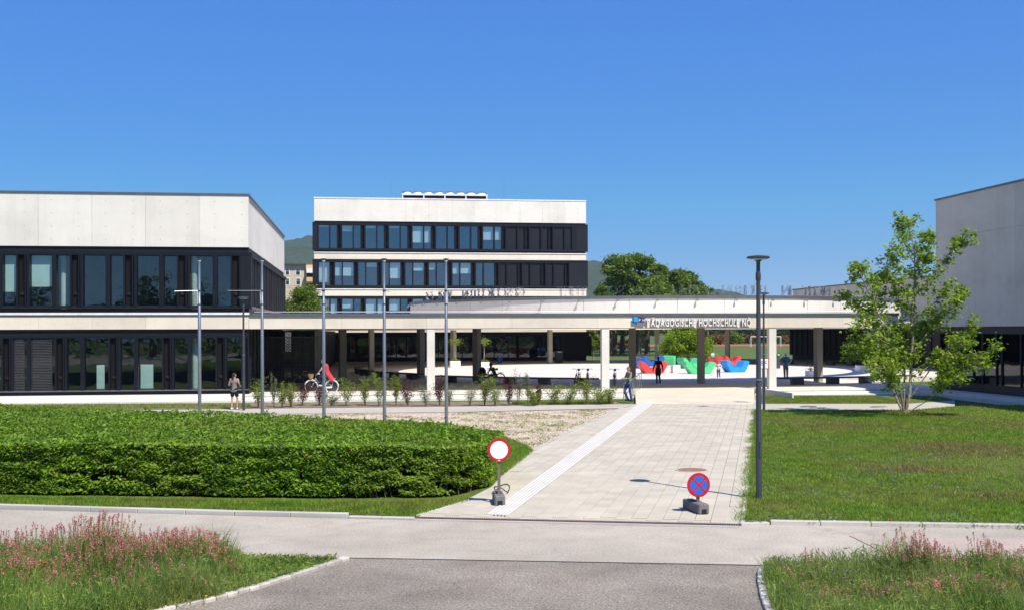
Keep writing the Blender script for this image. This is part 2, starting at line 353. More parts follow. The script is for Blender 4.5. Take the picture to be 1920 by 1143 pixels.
M['skin'] = plain('skin', (0.48, 0.27, 0.19), 0.55, var=0.06)
M['hair_dark'] = plain('dark_hair', (0.02, 0.013, 0.01), 0.5)
M['hair_brown'] = plain('brown_hair', (0.10, 0.045, 0.025), 0.5)
M['enzi_red'] = plain('red_lounger_plastic', (0.72, 0.06, 0.05), 0.42, var=0.05)
M['enzi_green'] = plain('green_lounger_plastic', (0.09, 0.60, 0.24), 0.42, var=0.05)
M['enzi_blue'] = plain('blue_lounger_plastic', (0.02, 0.29, 0.80), 0.42, var=0.05)
M['enzi_dkblue'] = plain('dark_blue_lounger_plastic', (0.015, 0.11, 0.42), 0.42, var=0.05)
M['house'] = concrete('beige_render', (0.58, 0.49, 0.37), 0.06)
M['house2'] = plain('apricot_render', (0.60, 0.40, 0.20), 0.85, var=0.05)
M['wicker'] = plain('wicker', (0.42, 0.23, 0.09), 0.8, 0, 0.3, 0.3, 60)
# ================================================================== GROUND
def gp(pts, z=0.0): return [G(px, py, z) for px, py in pts]
terrain = flat_poly('ground', [(-2500, -400), (2500, -400), (2500, 2600), (-2500, 2600)], -0.06, M['lawn_far'], kind='structure')
# the drive: pale strip, darker junction in front
flat_poly('road', [(-40, 32.6), (-40, 26.5), (-0.6, 18.13), (6.4, 16.5), (30, 11.5), (60, 4), (60, 8.5), (30, 14.6), (7.43, 20.02), (6.85, 20.0), (0.9, 21.5), (-2.57, 22.55), (-7.5, 24.1)], 0.0, M['road'], kind='structure')
flat_poly('road_patch', gp([(1592, 1004), (1660, 1006), (2100, 1012), (2100, 1062), (1712, 1062)]), 0.004, M['road_pink'], kind='structure')
flat_poly('asphalt_drive', [(-0.32, 18.07), (6.04, 16.56)] + gp([(1440, 1062), (1429, 1078), (1430, 1096), (1436, 1120), (1446, 1150), (1470, 1230), (1560, 1500), (-500, 1500), (-300, 1330), (100, 1193), (300, 1145), (400, 1124), (480, 1102), (560, 1077), (645, 1047)]), -0.004, M['asphalt'], kind='structure')
PATH_L = [(778, 969), (830, 954), (880, 938), (925, 915), (945, 890), (1000, 845), (1050, 818), (1100, 793), (1165, 765), (1190, 757)]
PATH_R = [(1414, 757), (1412, 770), (1408, 820), (1404, 870), (1398, 930), (1390, 983)]
path_poly = gp(PATH_L + PATH_R)
flat_poly('path', path_poly, 0.008, M['paver_joint'], kind='structure')
path_obj = bpy.data.objects['path']
lawn_r = gp([(1391, 983), (1399, 930), (1405, 870), (1413, 769), (1600, 769), (1710, 769), (1790, 762)]) + [(33.0, 50.0), (33.0, 13.85), (24, 16.0), (11.85, 19.06), (7.45, 20.14)]
flat_poly('lawn', lawn_r, 0.035, M['lawn'], thick=0.12, kind='structure')
flat_poly('lawn_strip', gp([(1418, 756.5), (1416, 742.5), (1560, 742), (1760, 742), (1790, 750), (1700, 756.5)]), 0.03, M['lawn'], thick=0.08, kind='structure')
flat_poly('crosspath', gp([(1413, 769), (1418, 756.5), (1700, 756.5), (1790, 750), (1790, 762), (1710, 769)]), 0.012, M['path'], kind='structure')
lawn_l = [(-30, 31.6), (-7.5, 24.35), (-2.57, 22.75), (0.2, 22.1), (0.92, 21.75)] + gp([(830, 953), (880, 937), (925, 914), (945, 889), (1000, 844), (960, 835), (900, 806), (700, 796), (200, 780), (-200, 775)]) 
flat_poly('lawn_hedge', lawn_l, 0.03, M['lawn'], thick=0.1, kind='structure')
flat_poly('gravel_bed', gp([(300, 778), (860, 772.5), (1160, 766), (1100, 792), (1050, 817), (1003, 842), (962, 836), (900, 807), (700, 796.5), (300, 784)]), 0.014, M['gravel'], kind='structure')
flat_poly('footpath', gp([(-600, 786), (300, 778), (860, 772), (1165, 765), (1190, 757), (860, 761.5), (330, 767.5), (-600, 774)]), 0.018, M['path'], kind='structure')
flat_poly('planting_bed', gp([(330, 767), (860, 761), (1168, 757), (1150, 752), (480, 754), (300, 756), (-300, 760), (-300, 771)]), 0.02, M['soil'], kind='structure')

def kerb_run(name, pts, label_part='kerb_stone', length=1.0, wd=0.14, h=0.085, mat='kerb', jitter=0.0, gap=0.008, z0=-0.08):
    root = empty(name, (pts[0][0], pts[0][1], 0)); root['kind'] = 'structure'
    P = [Vector((p[0], p[1], 0)) for p in pts]; seg = []
    for a, b in zip(P[:-1], P[1:]):
        n = max(1, round((b - a).length / length)); 
        for i in range(n): seg.append((a.lerp(b, i / n), a.lerp(b, (i + 1) / n)))
    cache = {}
    for a, b in seg:
        L_ = (b - a).length - gap; k = round(L_, 2)
        if k not in cache or jitter: cache[k] = MB().box(-L_ / 2, L_ / 2, -wd / 2, wd / 2, z0, h).mesh('kerb_stone', M[mat], bevel=0.012)
        mid = (a + b) / 2 - P[0]
        o = link(label_part, cache[k], root, (mid.x + random.uniform(-1, 1) * jitter, mid.y + random.uniform(-1, 1) * jitter, random.uniform(-1, 1) * jitter * 0.5), math.atan2(b.y - a.y, b.x - a.x) + random.uniform(-1, 1) * jitter * 2)
    return root
kerb_run('kerb', [(-26, 30.25), (-7.5, 24.27), (-2.57, 22.68), (-0.35, 22.05)])
kerb_run('kerb', [(-0.34, 22.05), (0.92, 21.68)], h=0.03, length=0.65)
kerb_run('kerb', [(6.86, 20.05), (7.43, 20.07)], h=0.05, length=0.6)
kerb_run('kerb', [(7.45, 20.06), (11.85, 18.96), (24, 15.9)])
kerb_run('cobble_edging', gp([(648, 1047), (560, 1076), (480, 1101), (400, 1123), (300, 1144), (100, 1192)]), 'edging_stone', 0.22, 0.13, 0.045, 'cobble', 0.006, 0.012)
kerb_run('cobble_edging', gp([(1452, 1059.5), (1440, 1061.5), (1432, 1067), (1428, 1078), (1429, 1095), (1435, 1120), (1446, 1150), (1460, 1200)]), 'edging_stone', 0.17, 0.15, 0.045, 'cobble', 0.006, 0.012)
kerb_run('path_edging', gp([(1391, 983), (1399, 930), (1405, 870), (1413, 769), (1415, 757), (1417, 736)]), 'edging_stone', 1.0, 0.09, 0.045, 'kerb', 0.0)
kerb_run('path_edging', gp([(778, 968), (830, 953), (880, 937), (925, 914), (945, 889), (1000, 844), (1050, 817), (1100, 792), (1165, 764.5)]), 'edging_stone', 1.0, 0.09, 0.04, 'kerb', 0.0)
# joint line between the two asphalts
MB().tube([(-0.3, 18.07, 0.0), (6.03, 16.58, 0.0)], 0.008, 6).build('tar_joint', M['black'])['kind'] = 'structure'
a_, b_ = G(1592, 1004), G(1712, 1062)
MB().tube([(a_[0], a_[1], 0.0), (b_[0], b_[1], 0.0)], 0.008, 6).build('tar_joint', M['black'])['kind'] = 'structure'

# pavers: courses run along the path; the nearest are single stones, the rest one mesh
ax = Vector((G(1412, 770)[0] - G(1392, 980)[0], G(1412, 770)[1] - G(1392, 980)[1])).normalized(); ay = Vector((ax.y, -ax.x))
o0 = Vector(G(1392, 980)); PW, PL = 0.30, 0.45
tp = [(912, 966), (952, 969), (1262, 729), (1236, 729)]; tact = gp(tp)
cand = []
for r in range(0, 80):
    for q in range(-2, 110):
        c_ = o0 - ay * (r + 0.5) * PW * 1.0 + ax * ((q + 0.5 * (r % 2)) * PL - 1.5)
        cand.append((c_.x, c_.y))
cand = np.array(cand)
def shrunk(ok_pts): return ok_pts
okm = np.ones(len(cand), bool)
for sx, sy in ((1, 1), (1, -1), (-1, 1), (-1, -1)):
    cx = cand[:, 0] + ax.x * PL / 2 * sx + ay.x * PW / 2 * sy; cy = cand[:, 1] + ax.y * PL / 2 * sx + ay.y * PW / 2 * sy
    okm &= in_poly(cx, cy, path_poly)
cand = cand[okm]; cand = cand[np.argsort(cand[:, 0] ** 2 + cand[:, 1] ** 2)]
pm = MB().box(-PL / 2 + 0.004, PL / 2 - 0.004, -PW / 2 + 0.004, PW / 2 - 0.004, 0.0, 0.03).mesh('paver', M['paver'], bevel=0.006)
rz_ = math.atan2(ax.y, ax.x)
for x, y in cand[:300]: link('paver', pm, path_obj, (x, y, random.uniform(-0.002, 0.002)), rz_)
V = []; F = []
for x, y in cand[300:]:
    n = len(V); z = 0.03 + random.uniform(-0.002, 0.002)
    for sx, sy in ((-1, -1), (1, -1), (1, 1), (-1, 1)):
        hx, hy = (PL / 2 - 0.005) * sx, (PW / 2 - 0.005) * sy
        V.append((x + ax.x * hx + -ax.y * hy, y + ax.y * hx + ax.x * hy, z))
    V += [(v[0], v[1], 0.004) for v in V[n:n + 4]]
    F += [(n, n+1, n+2, n+3), (n+4, n+5, n+1, n), (n+5, n+6, n+2, n+1), (n+6, n+7, n+3, n+2), (n+7, n+4, n, n+3)]
o = link('paving_stones', np_mesh('paving_stones', V, F, M['paver']), path_obj); o['kind'] = 'stuff'
M['tact_gap'] = plain('grey_paving', (0.47, 0.44, 0.37), 0.9)
# tactile guide strip: ribs and backing
tr_ = empty('tactile_strip', (tact[0][0], tact[0][1], 0)); tr_['kind'] = 'structure'
flat = [(p[0] - tact[0][0], p[1] - tact[0][1]) for p in tact]
flat_poly('backing', flat, 0.0355, M['tact_gap'], tr_)
for i in range(6):
    u0, u1 = (i + 0.18) / 6, (i + 0.78) / 6
    q = [Vector(flat[0]).lerp(Vector(flat[1]), u0), Vector(flat[0]).lerp(Vector(flat[1]), u1), Vector(flat[3]).lerp(Vector(flat[2]), u1), Vector(flat[3]).lerp(Vector(flat[2]), u0)]
    zz = [0, 0, 0.30, 0.30]
    n_ = 24; MBm = MB()
    q01 = [q[0].lerp(q[3], 0.0)]
    poly = [(v.x, v.y) for v in q]
    MBm.prism(poly, 0.0, 0.043).build('rib', M['tactile'], tr_)
# drain
d0, d1 = Vector((*G(780, 972.5), 0)), Vector((*G(1384, 986), 0)); dl = (d1 - d0).length
dr = empty('drain_channel', (d0.x, d0.y, 0), math.atan2(d1.y - d0.y, d1.x - d0.x), 'rusty slotted drain channel across the front of the paved path', 'drain')
MB().box(0, dl, -0.20, -0.115, -0.05, 0.034).build('rim', M['kerb'], dr)
MB().box(0, dl, 0.115, 0.14, -0.05, 0.034).build('rim', M['kerb'], dr)
MB().box(0, dl, -0.114, 0.114, -0.05, 0.010).build('trough', M['blackish'], dr)
mb = MB(); x = 0.0
while x < dl - 0.03: mb.box(x, x + 0.02, -0.112, 0.112, 0.012, 0.034); x += 0.042
mb.box(0, dl, -0.012, 0.012, 0.012, 0.0325); mb.build('grating_bars', M['rust'], dr)['kind'] = 'stuff'
mh = G(1296, 883)
def manhole(px, py, r, label, mat):
    x, y = G(px, py); t = empty('manhole_cover', (x, y, 0), 0.3, label, 'manhole')
    MB().lathe([(r, 0.0), (r, 0.046)], 28).build('rim', M['kerb'], t)
    MB().lathe([(r * 0.88, 0.03), (r * 0.88, 0.05)], 28).build('lid', M[mat], t)
manhole(1297, 883, 0.42, 'round rusty manhole cover set in the paving behind the no stopping sign', 'rust2')
manhole(1648, 763, 0.42, 'rusty manhole cover on the narrow path left of the tree', 'rust2')
manhole(1516, 762.5, 0.42, 'dull manhole cover on the narrow path beside the lamp posts', 'coping')

# ================================================================== PLATFORM, STEPS, RAMP
YF = 61.5
PZ0 = 0.30
XA, XZ = PX(1192, 62.4), PX(1414, 62.2)
plaza_pts = [(-6.5, 61.2), (XA - .02, 61.2), (XA - .02, 62.6), (XZ + .02, 62.2), (XZ + .02, 61.2), (33.2, 61.2), (33.2, 75), (60, 80), (60, 127), (-6.5, 127)]
o = MB().prism(plaza_pts, -0.1, PZ0).build('plaza', M['plaza']); o['kind'] = 'structure'
MB().box(-45, -6.52, 60.75, 62.5, -0.1, PZ0 + 0.02).build('building_plinth', M['concrete'])['kind'] = 'structure'
def steps(name, x0, x1):
    s = empty(name, ((x0 + x1) / 2, 60.0, 0)); s['kind'] = 'structure'
    cx = (x0 + x1) / 2
    MB().box(x0 - cx, x1 - cx, 0.55, 1.19, -0.1, 0.17).build('riser_block', M['concrete'], s)
    MB().box(x0 - cx, x1 - cx, -0.35, 0.54, -0.1, 0.06).build('riser_block', M['concrete'], s)
    x = x0
    while x < x1 - 0.5:
        e = min(x + 3.0, x1); MB().box(x - cx + 0.006, e - cx - 0.006, 1.10, 1.19 - 0.003, 0.20, 0.298).build('tread_slab', M['concrete'], s); x = e
steps('front_steps', -6.5, XA - .35); steps('front_steps', XZ + .12, 32.2)
MB().box(XZ + .03, XZ + .115, 56.5, 61.9, -.05, .34).build('ramp_cheek', M['concrete'])['kind'] = 'structure'; steps('front_steps', -45, -6.55)
# ramp up to the plaza
V = [(*G(1192, 757), 0.02), (*G(1414, 757), 0.02), (XZ, 62.18, 0.302), (XA, 62.58, 0.302)]
rm = MB(); rm.v = V + [(v[0], v[1], -0.08) for v in V]
rm.f = [(0, 1, 2, 3), (4, 7, 6, 5), (0, 4, 5, 1), (1, 5, 6, 2), (2, 6, 7, 3), (3, 7, 4, 0)]
rm.build('ramp', M['cream_paver'])['kind'] = 'structure'
ta, tb = G(1232, 729, 0.15), G(1258, 729, 0.15)

# ================================================================== BUILDINGS
def pane_row(parent, Y, bays, z0, z1, depth=0.30, glass='glass', blinds=None, proud=0.06):
    """bays: list of dicts x0,x1 (bay), panes [(a,b)], pillar (a,b) or None. Front looks towards -Y"""
    for bi, b in enumerate(bays):
        fr = MB(); cuts = []
        xs = b['panes']
        edges = [b['x0']] + [v for p in xs for v in p] + [b['x1']]
        fw = 0.07
        # mullions around each pane
        prev = b['x0']
        for (pa, pb) in xs:
            if pa - prev > 0.01: fr.box(prev, pa, Y - proud, Y + depth, z0, z1)
            prev = pb
        end = b['pillar'][0] if b.get('pillar') else b['x1']
        if end - prev > 0.01: fr.box(prev, end, Y - proud, Y + depth, z0, z1)
        if b.get('pillar'): fr.box(b['pillar'][1] - fw, b['pillar'][1], Y - proud, Y + depth, z0, z1)
        w_ = fr.build('window', M['dark'], parent)
        for pi, (pa, pb) in enumerate(xs):
            if b.get('solid'):
                MB().box(pa, pb, Y + 0.10, Y + 0.16, z0, z1).build('shutter_panel', M['dark2'], w_)
                continue
            MB().box(pa, pb, Y + 0.14, Y + 0.16, z0 + 0.03, z1 - 0.03).build('pane', M[glass], w_)
            r = MB(); r.box(pa, pb, Y + 0.10, Y + 0.20, z0, z0 + 0.03); r.box(pa, pb, Y + 0.10, Y + 0.20, z1 - 0.03, z1); r.build('sash', M['dark2'], w_)
            bl = (blinds or {}).get((bi, pi))
            if bl is not None:
                MB().box(pa + 0.01, pb - 0.01, Y + 0.34, Y + 0.36, max(z0, z1 - bl * (z1 - z0)), z1 - 0.02).build('roller_blind', M['blind'], w_)
        if b.get('pillar'):
            pa, pb = b['pillar']
            MB().box(pa, pb - fw, Y + 0.20, Y + 0.26, z0, z1).build('vent_panel', M['vent'], w_)
            MB().box(pa + 0.08, pb - fw - 0.05, Y + 0.12, Y + 0.19, z0 + 0.22 * (z1 - z0), z0 + 0.27 * (z1 - z0)).build('vent_grip', M['blackish'], w_)
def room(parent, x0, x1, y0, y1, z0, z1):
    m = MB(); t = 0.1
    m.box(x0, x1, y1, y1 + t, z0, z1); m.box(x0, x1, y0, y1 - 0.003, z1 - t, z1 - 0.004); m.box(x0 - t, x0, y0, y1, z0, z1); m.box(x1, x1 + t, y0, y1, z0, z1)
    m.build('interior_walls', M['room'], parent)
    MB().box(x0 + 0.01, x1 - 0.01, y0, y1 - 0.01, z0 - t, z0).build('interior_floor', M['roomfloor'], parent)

def ties(parent, pts, Y=None, X=None, r=0.03, side=-1):
    m = MB()
    for a, z in pts:
        n = len(m.v); S8 = 7
        for k in range(S8):
            an = 2 * math.pi * k / S8
            if Y is not None: m.v.append((a + r * math.cos(an), Y - 0.003, z + r * math.sin(an)))
            else: m.v.append((X + side * 0.003, a + r * math.cos(an), z + r * math.sin(an)))
        m.f.append(tuple(range(n, n + S8)))
    o = m.build('tie_holes', M['tie'], parent); o['kind'] = 'stuff'; return o
M['tie'] = plain('tie_hole_plug', (0.42, 0.405, 0.37), 0.95)

# ---- left building
xe = PX(466.5, YF)                                             # its east corner
zt = PZ(466, 367, YF); zb = PZ(466, 463.8, YF)
zg1, zg0 = PZ(300, 479, YF), PZ(300, 573.5, YF)
zs1 = PZ(300, 587, YF); zband1, zband0 = PZ(300, 592.5, YF), PZ(300, 616.5, YF)
zl1, zl0 = PZ(300, 632, YF), PZ(300, 729.5, YF)
LB = empty('school_building', (xe, YF, 0), 0, 'pale concrete and dark glass two storey building on the left behind the hedge', 'building')
LBo = Vector((xe, YF, 0))
class Rel:
    """run builders in world coordinates under a root that stands elsewhere"""
    def __init__(s, root): s.root = root
    def done(s):
        for o in s.root.children: o.location = Vector(o.location) - Vector(s.root.location)
def pl(*px): return [PX(p, YF) for p in px]
k_ = Rel(LB)
mod = 100.3; XW = PX(-330, YF); Yb = 88.2
# concrete parapet panels, floor band panels
jx = sorted([PX(374 - 100.6 * i, YF) for i in range(0, 8)] + [xe]); jx = [XW] + [v for v in jx if v > XW + 0.3]
for a, b in zip(jx[:-1], jx[1:]):
    MB().box(a + 0.006, b - (0.006 if b < xe - 0.01 else 0), YF, YF + 0.28, zb, zt).build('wall_panel', M['concrete'], LB)
    MB().box(a + 0.004, b - (0.004 if b < xe - 0.01 else 0), YF - 0.02, YF + 0.3, zband0, zband1).build('floor_band_panel', M['concrete_cream'], LB)
MB().box(XW, xe, YF + 0.03, YF + 0.05, zb + 0.02, zt - 0.02).build('panel_backing', M['concrete_shaded'], LB)
tz = [PZ(200, y, YF) for y in (376, 400, 425, 449)]
ties(LB, [(PX(x, YF), z) for x in range(46, 460, 51) for z in tz] + [(PX(x, YF), z) for x in (-5, -56, -107) for z in tz], Y=YF)
MB().box(XW, xe + 0.05, YF - 0.05, YF + 0.4, zt + 0.002, zt + 0.10).build('coping', M['coping'], LB)
MB().box(XW, xe + 0.03, YF + 0.41, Yb - 0.4, zt - 0.25, zt - 0.05).build('roof', M['coping'], LB)
MB().box(XW, xe, YF + 0.10, YF + 0.30, zg1, zb - 0.003).build('lintel_band', M['dark2'], LB)
MB().box(XW, xe + 0.14, YF + 0.02, YF + 0.098, zg1 + 0.0, zg1 + 0.16).build('blind_box_rail', M['dark'], LB)
MB().box(XW, xe + 0.14, YF - 0.02, YF + 0.30, zg0 - 0.13, zg0 - 0.003).build('sill_rail', M['dark2'], LB)
MB().box(XW, xe, YF + 0.16, YF + 0.32, zs1 + 0.05, zg0 - 0.14).build('base_band', M['dark'], LB)
MB().box(XW, xe + 0.03, YF - 0.10, YF + 0.32, zs1 - 0.08, zs1 + 0.04).build('white_ledge', M['whitemetal'], LB)
MB().box(XW, xe + 0.02, YF - 0.06, YF + 0.3, zband1 + 0.002, zs1 - 0.084).build('ledge_drip', M['coping'], LB)
MB().box(XW, xe, YF + 0.12, YF + 0.3, zl1, zband0 - 0.003).build('lintel_band', M['dark2'], LB)
MB().box(XW, xe, YF + 0.0, YF + 0.118, zl1 - 0.02, zl1 + 0.1).build('blind_box_rail', M['dark'], LB)
MB().box(XW, xe, YF - 0.04, YF + 0.3, zl0 - 0.07, zl0 - 0.003).build('sill_rail', M['coping'], LB)
MB().box(XW, xe, YF + 0.12, YF + 0.3, PZ0 + 0.003, zl0 - 0.073).build('base_band', M['dark'], LB)
ub, lb_ = [], []
for k in range(-2, 5):
    s = 56 + 100.4 * k
    p = pl(s - 5, s, s + 42, s + 50.5, s + 75.5, s + 76, s + 94)
    ub.append(dict(x0=p[0], x1=p[6], panes=[(p[1], p[2]), (p[3], p[4])], pillar=(p[4] + 0.09, p[6])))
    s = 25 + 100.4 * k
    if k < 4:
        p = pl(s - 4, s, s + 25.5, s + 33, s + 78, s + 79, s + 95.5)
        lb_.append(dict(x0=p[0], x1=p[6], panes=[(p[1], p[2]), (p[3], p[4])], pillar=(p[4] + 0.09, p[6])))
ub = [b for b in ub if b['x1'] < xe - 0.3]
p = pl(421, 425, 452, 462); lb_.append(dict(x0=p[0], x1=xe, panes=[(p[1], p[2])], pillar=(p[3], xe)))
pane_row(LB, YF, ub, zg0, zg1, blinds={(1, 1): 0.72, (2, 0): 0.62, (0, 0): 0.5})
p = pl(432, 447, 470); 
x_last = ub[-1]['x1']
MB().box(x_last + 0.003, xe + 0.14, YF - 0.04, YF + 0.30, zg0, zg1 - 0.003).build('corner_panel', M['dark2'], LB)
pane_row(LB, YF, lb_, zl0, zl1, blinds={})
# outside venetian blinds on one bay of the lower storey: every slat is a piece
for (a, b) in ((17.5, 46), (51.5, 98)):
    xa, xb = PX(a + 1, YF), PX(b - 1, YF); bl = empty('venetian_blind', (0, 0, 0)); bl.parent = LB
    me = MB().obox((0, 0, 0), ((1, 0, 0), Vector((0, 0.8, 0.6)), Vector((0, -0.6, 0.8))), ((xb - xa) / 2, 0.034, 0.003)).mesh('slat', M['slat'])
    n = 33
    for i in range(n): link('slat', me, bl, ((xa + xb) / 2 , YF + 0.07, zl0 + 0.05 + i * (zl1 - zl0 - 0.1) / (n - 1)))
# side (east) face
MB().box(xe - 0.28, xe - 0.004, YF + 0.285, 74.6, zb, zt - 0.003).build('wall_panel', M['concrete'], LB)
MB().box(xe - 0.28, xe - 0.004, 74.612, Yb, zb, zt - 0.003).build('wall_panel', M['concrete'], LB)
MB().box(xe - 0.4, xe + 0.05, YF + 0.41, Yb + 0.05, zt + 0.002, zt + 0.10).build('coping', M['coping'], LB)
ties(LB, [(YF + 1.4 + i * 1.5, z) for i in range(17) for z in tz], X=xe, side=1)
MB().box(xe - 0.3, xe - 0.06, YF + 0.31, Yb, zs1 + 0.03, zb - 0.004).build('dark_cladding', M['dark'], LB)
MB().box(xe - 0.04, xe + 0.16, YF + 0.31, Yb + 0.2, zg1 - 0.05, zg1 + 0.12).build('blind_box_rail', M['dark2'], LB)
MB().box(xe - 0.04, xe + 0.16, YF + 0.31, Yb + 0.2, zg0 - 0.14, zg0 - 0.02).build('sill_rail', M['coping'], LB)
fm = MB().box(-0.02, 0.14, -0.11, 0.11, zg0 - 0.01, zg1 - 0.06).mesh('fin', M['dark2'])
for i in range(14):
    for dy in (0, 0.75): link('fin', fm, LB, (xe - 0.03, YF + 0.75 + i * 1.9 + dy, 0))
MB().box(xe - 0.3, xe - 0.003, YF + 0.31, Yb, zband0, zband1 + 0.1).build('floor_band_panel', M['concrete_cream'], LB)
MB().box(xe - 0.3, xe - 0.1, YF + 0.31, Yb, PZ0 + 0.004, zband0 - 0.004).build('dark_cladding', M['dark'], LB)
fm = MB().box(-0.09, 0.02, -0.06, 0.06, PZ0 + 0.006, zband0 - 0.006).mesh('fin', M['dark2'])
for i in range(12): link('fin', fm, LB, (xe - 0.005, YF + 1.0 + i * 2.1, 0))
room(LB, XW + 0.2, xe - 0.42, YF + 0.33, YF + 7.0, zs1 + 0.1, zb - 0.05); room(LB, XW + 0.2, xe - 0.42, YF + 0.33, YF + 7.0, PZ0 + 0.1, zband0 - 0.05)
MB().box(XW, XW + 0.3, YF + 0.45, Yb, 0.2, zt).build('wall_panel', M['concrete'], LB)
MB().box(XW + 0.31, xe - 0.31, Yb - 0.3, Yb - 0.003, 0.2, zt - 0.3).build('wall_panel', M['concrete'], LB)
# things standing in the rooms
def furn(name, label, cat, pts, mat, legs=True):
    o = empty(name, (pts[0], pts[2], pts[4]), 0, label, cat); x0, x1, y0, y1, z0, z1 = pts
    MB().box(0, x1 - x0, 0, y1 - y0, 0.03, z1 - z0).build('board', M[mat], o, bevel=0.01)
    MB().box(-0.03, x1 - x0 + 0.03, -0.01, y1 - y0 + 0.01, 0, 0.028).build('tray', M['galv'], o)
for (a, b, ya, name, lab) in ((260, 284, 683, 'whiteboard', 'pale whiteboard standing behind the lower window right of the venetian blinds'), (177, 192, 684, 'whiteboard', 'narrow pale whiteboard behind the lower window nearest the blinds')):
    furn(name, lab, 'whiteboard', (PX(a, YF) , PX(b, YF), YF + 0.45, YF + 0.49, zl0 + 0.02, PZ(a, ya, YF)), 'blind')
for i, (a, row) in enumerate(((109, 'u'), (357, 'u'), (358, 'l'))):
    x = PX(a + 4, YF); z0_, z1_ = (zg0, zg1 + 0.3) if row == 'u' else (zl0, zl1 + 0.3)
    MB().lathe([(0.16, z0_ - 0.6), (0.16, z1_)], 14, (x, YF + 0.75, 0)).build('interior_column', M['pillarwhite'], LB, smooth=True)
k_.done()

# ---- middle building
YM = 126.0
MBd = empty('school_building', (PX(845, YM), YM, 0), 0, 'four storey white concrete building with dark ribbon windows behind the ring canopy', 'building')
k_ = Rel(MBd)
ma, mb_ = PX(589.5, YM), PX(1099.5, YM)
def mz(py): return PZ(845, py, YM)
mzt = mz(375); YMb = YM + 16
parj = [ma] + [PX(p, YM) for p in (761, 804, 848, 890, 933, 976, 1018, 1060)] + [mb_]
for a, b in zip(parj[:-1], parj[1:]): MB().box(a + 0.006, b - 0.006, YM, YM + 0.3, mz(416.5), mzt).build('wall_panel', M['concrete'], MBd)
MB().box(ma, mb_, YM + 0.03, YM + 0.05, mz(416), mzt - 0.02).build('panel_backing', M['concrete_shaded'], MBd)
ties(MBd, [(PX(x, YM), mz(y)) for x in range(600, 1095, 22) for y in (389, 398, 411)], Y=YM, r=0.045)
MB().box(ma - 0.05, mb_ + 0.05, YM - 0.05, YM + 0.4, mzt + 0.003, mzt + 0.13).build('coping', M['whitemetal'], MBd)
MB().box(ma - 0.05, mb_ + 0.05, YM + 0.41, YMb, mzt - 0.3, mzt - 0.1).build('roof', M['coping'], MBd)
for (yt, yb) in ((474.5, 487), (542, 555), (610, 622)):
    for a, b in zip(parj[:-1], parj[1:]): MB().box(a + 0.004, b - 0.004, YM - 0.02, YM + 0.3, mz(yb), mz(yt + 1.5)).build('floor_band_panel', M['concrete_cream'], MBd)
    MB().box(ma - 0.04, mb_ + 0.04, YM - 0.10, YM + 0.3, mz(yt + 1.2) + 0.01, mz(yt - 0.6)).build('white_ledge', M['whitemetal'], MBd)
def mrow(yt, yb, pattern, ytop, ybot, blinds, first):
    z1, z0 = mz(yt), mz(yb); bays = []
    q = lambda *a: [PX(v, YM) for v in a]
    if pattern == 'A':
        for k in range(11):
            s = 598 + 44.05 * k
            if s + 42.5 > 1096: break
            p = q(s - 1.5, s, s + 19.5, s + 22, s + 34, s + 42.5)
            solid = k >= 8
            b = dict(x0=p[0], x1=p[5], panes=[(p[1], p[2]), (p[3], p[4])], pillar=(p[4] + 0.08, p[5]), solid=solid)
            if k == 11 - 1: b = dict(x0=p[0], x1=p[5], panes=[(p[1], p[2]), (p[3], p[4])], solid=True)
            bays.append(b)
    else:
        p = q(596.5, 598, 618, 627); bays.append(dict(x0=p[0], x1=p[3], panes=[(p[1], p[2])], pillar=(p[2] + 0.08, p[3])))
        for k in range(11):
            s = 628.5 + 44.05 * k; p = q(s - 1.5, s, s + 12.5, s + 14.8, s + 34.5, s + 42.5)
            if p[5] > mb_ - 0.1: break
            bays.append(dict(x0=p[0], x1=p[5], panes=[(p[1], p[2]), (p[3], p[4])], pillar=(p[4] + 0.08, p[5]), solid=k >= 7))
    pane_row(MBd, YM, bays, z0, z1, glass='glass_far', blinds=blinds, depth=0.4, proud=0.16)
    MB().box(ma + 0.1, mb_ - 0.1, YM + 0.10, YM + 0.4, z1 + 0.003, mz(ytop) - 0.003).build('lintel_band', M['dark2'], MBd)
    MB().box(ma - 0.18, mb_ + 0.18, YM - 0.05, YM + 0.098, z1 + 0.005, z1 + 0.30).build('blind_box_rail', M['dark'], MBd)
    MB().box(ma - 0.18, mb_ + 0.18, YM - 0.14, YM + 0.4, z0 - 0.22, z0 - 0.003).build('sill_rail', M['dark2'], MBd)
    MB().box(ma + 0.1, mb_ - 0.1, YM + 0.10, YM + 0.4, mz(ybot) + 0.08, z0 - 0.225).build('base_band', M['dark'], MBd)
    x0 = bays[0]['x0']; MB().box(ma - 0.18, x0 - 0.004, YM - 0.1, YM + 0.4, z0, z1).build('corner_panel', M['dark2'], MBd)
    x1 = bays[-1]['x1']
    if mb_ + 0.18 > x1: MB().box(x1 + 0.004, mb_ + 0.18, YM - 0.1, YM + 0.4, z0, z1).build('corner_panel', M['dark2'], MBd)
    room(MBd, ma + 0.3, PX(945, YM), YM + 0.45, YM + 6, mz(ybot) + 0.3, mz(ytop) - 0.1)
bA = {(4, 0): .72, (4, 1): .72, (7, 0): .58, (7, 1): .58, (1, 0): .25, (2, 0): .12, (0, 0): .08, (3, 0): .1}
bB = {(0, 0): .86, (1, 0): .58, (1, 1): .58, (3, 1): .68, (4, 1): .35, (6, 0): .48, (6, 1): .46, (2, 1): .2, (5, 0): .3}
bC = {(0, 0): .8, (0, 1): .8, (1, 0): .4, (2, 0): .95, (2, 1): .9, (3, 0): .5, (4, 0): .6, (6, 1): .5}
mrow(424, 467, 'A', 417, 474, bA, 598); mrow(492.5, 535.5, 'B', 487, 541, bB, 598); mrow(560, 603, 'A', 555, 609.5, bC, 598)
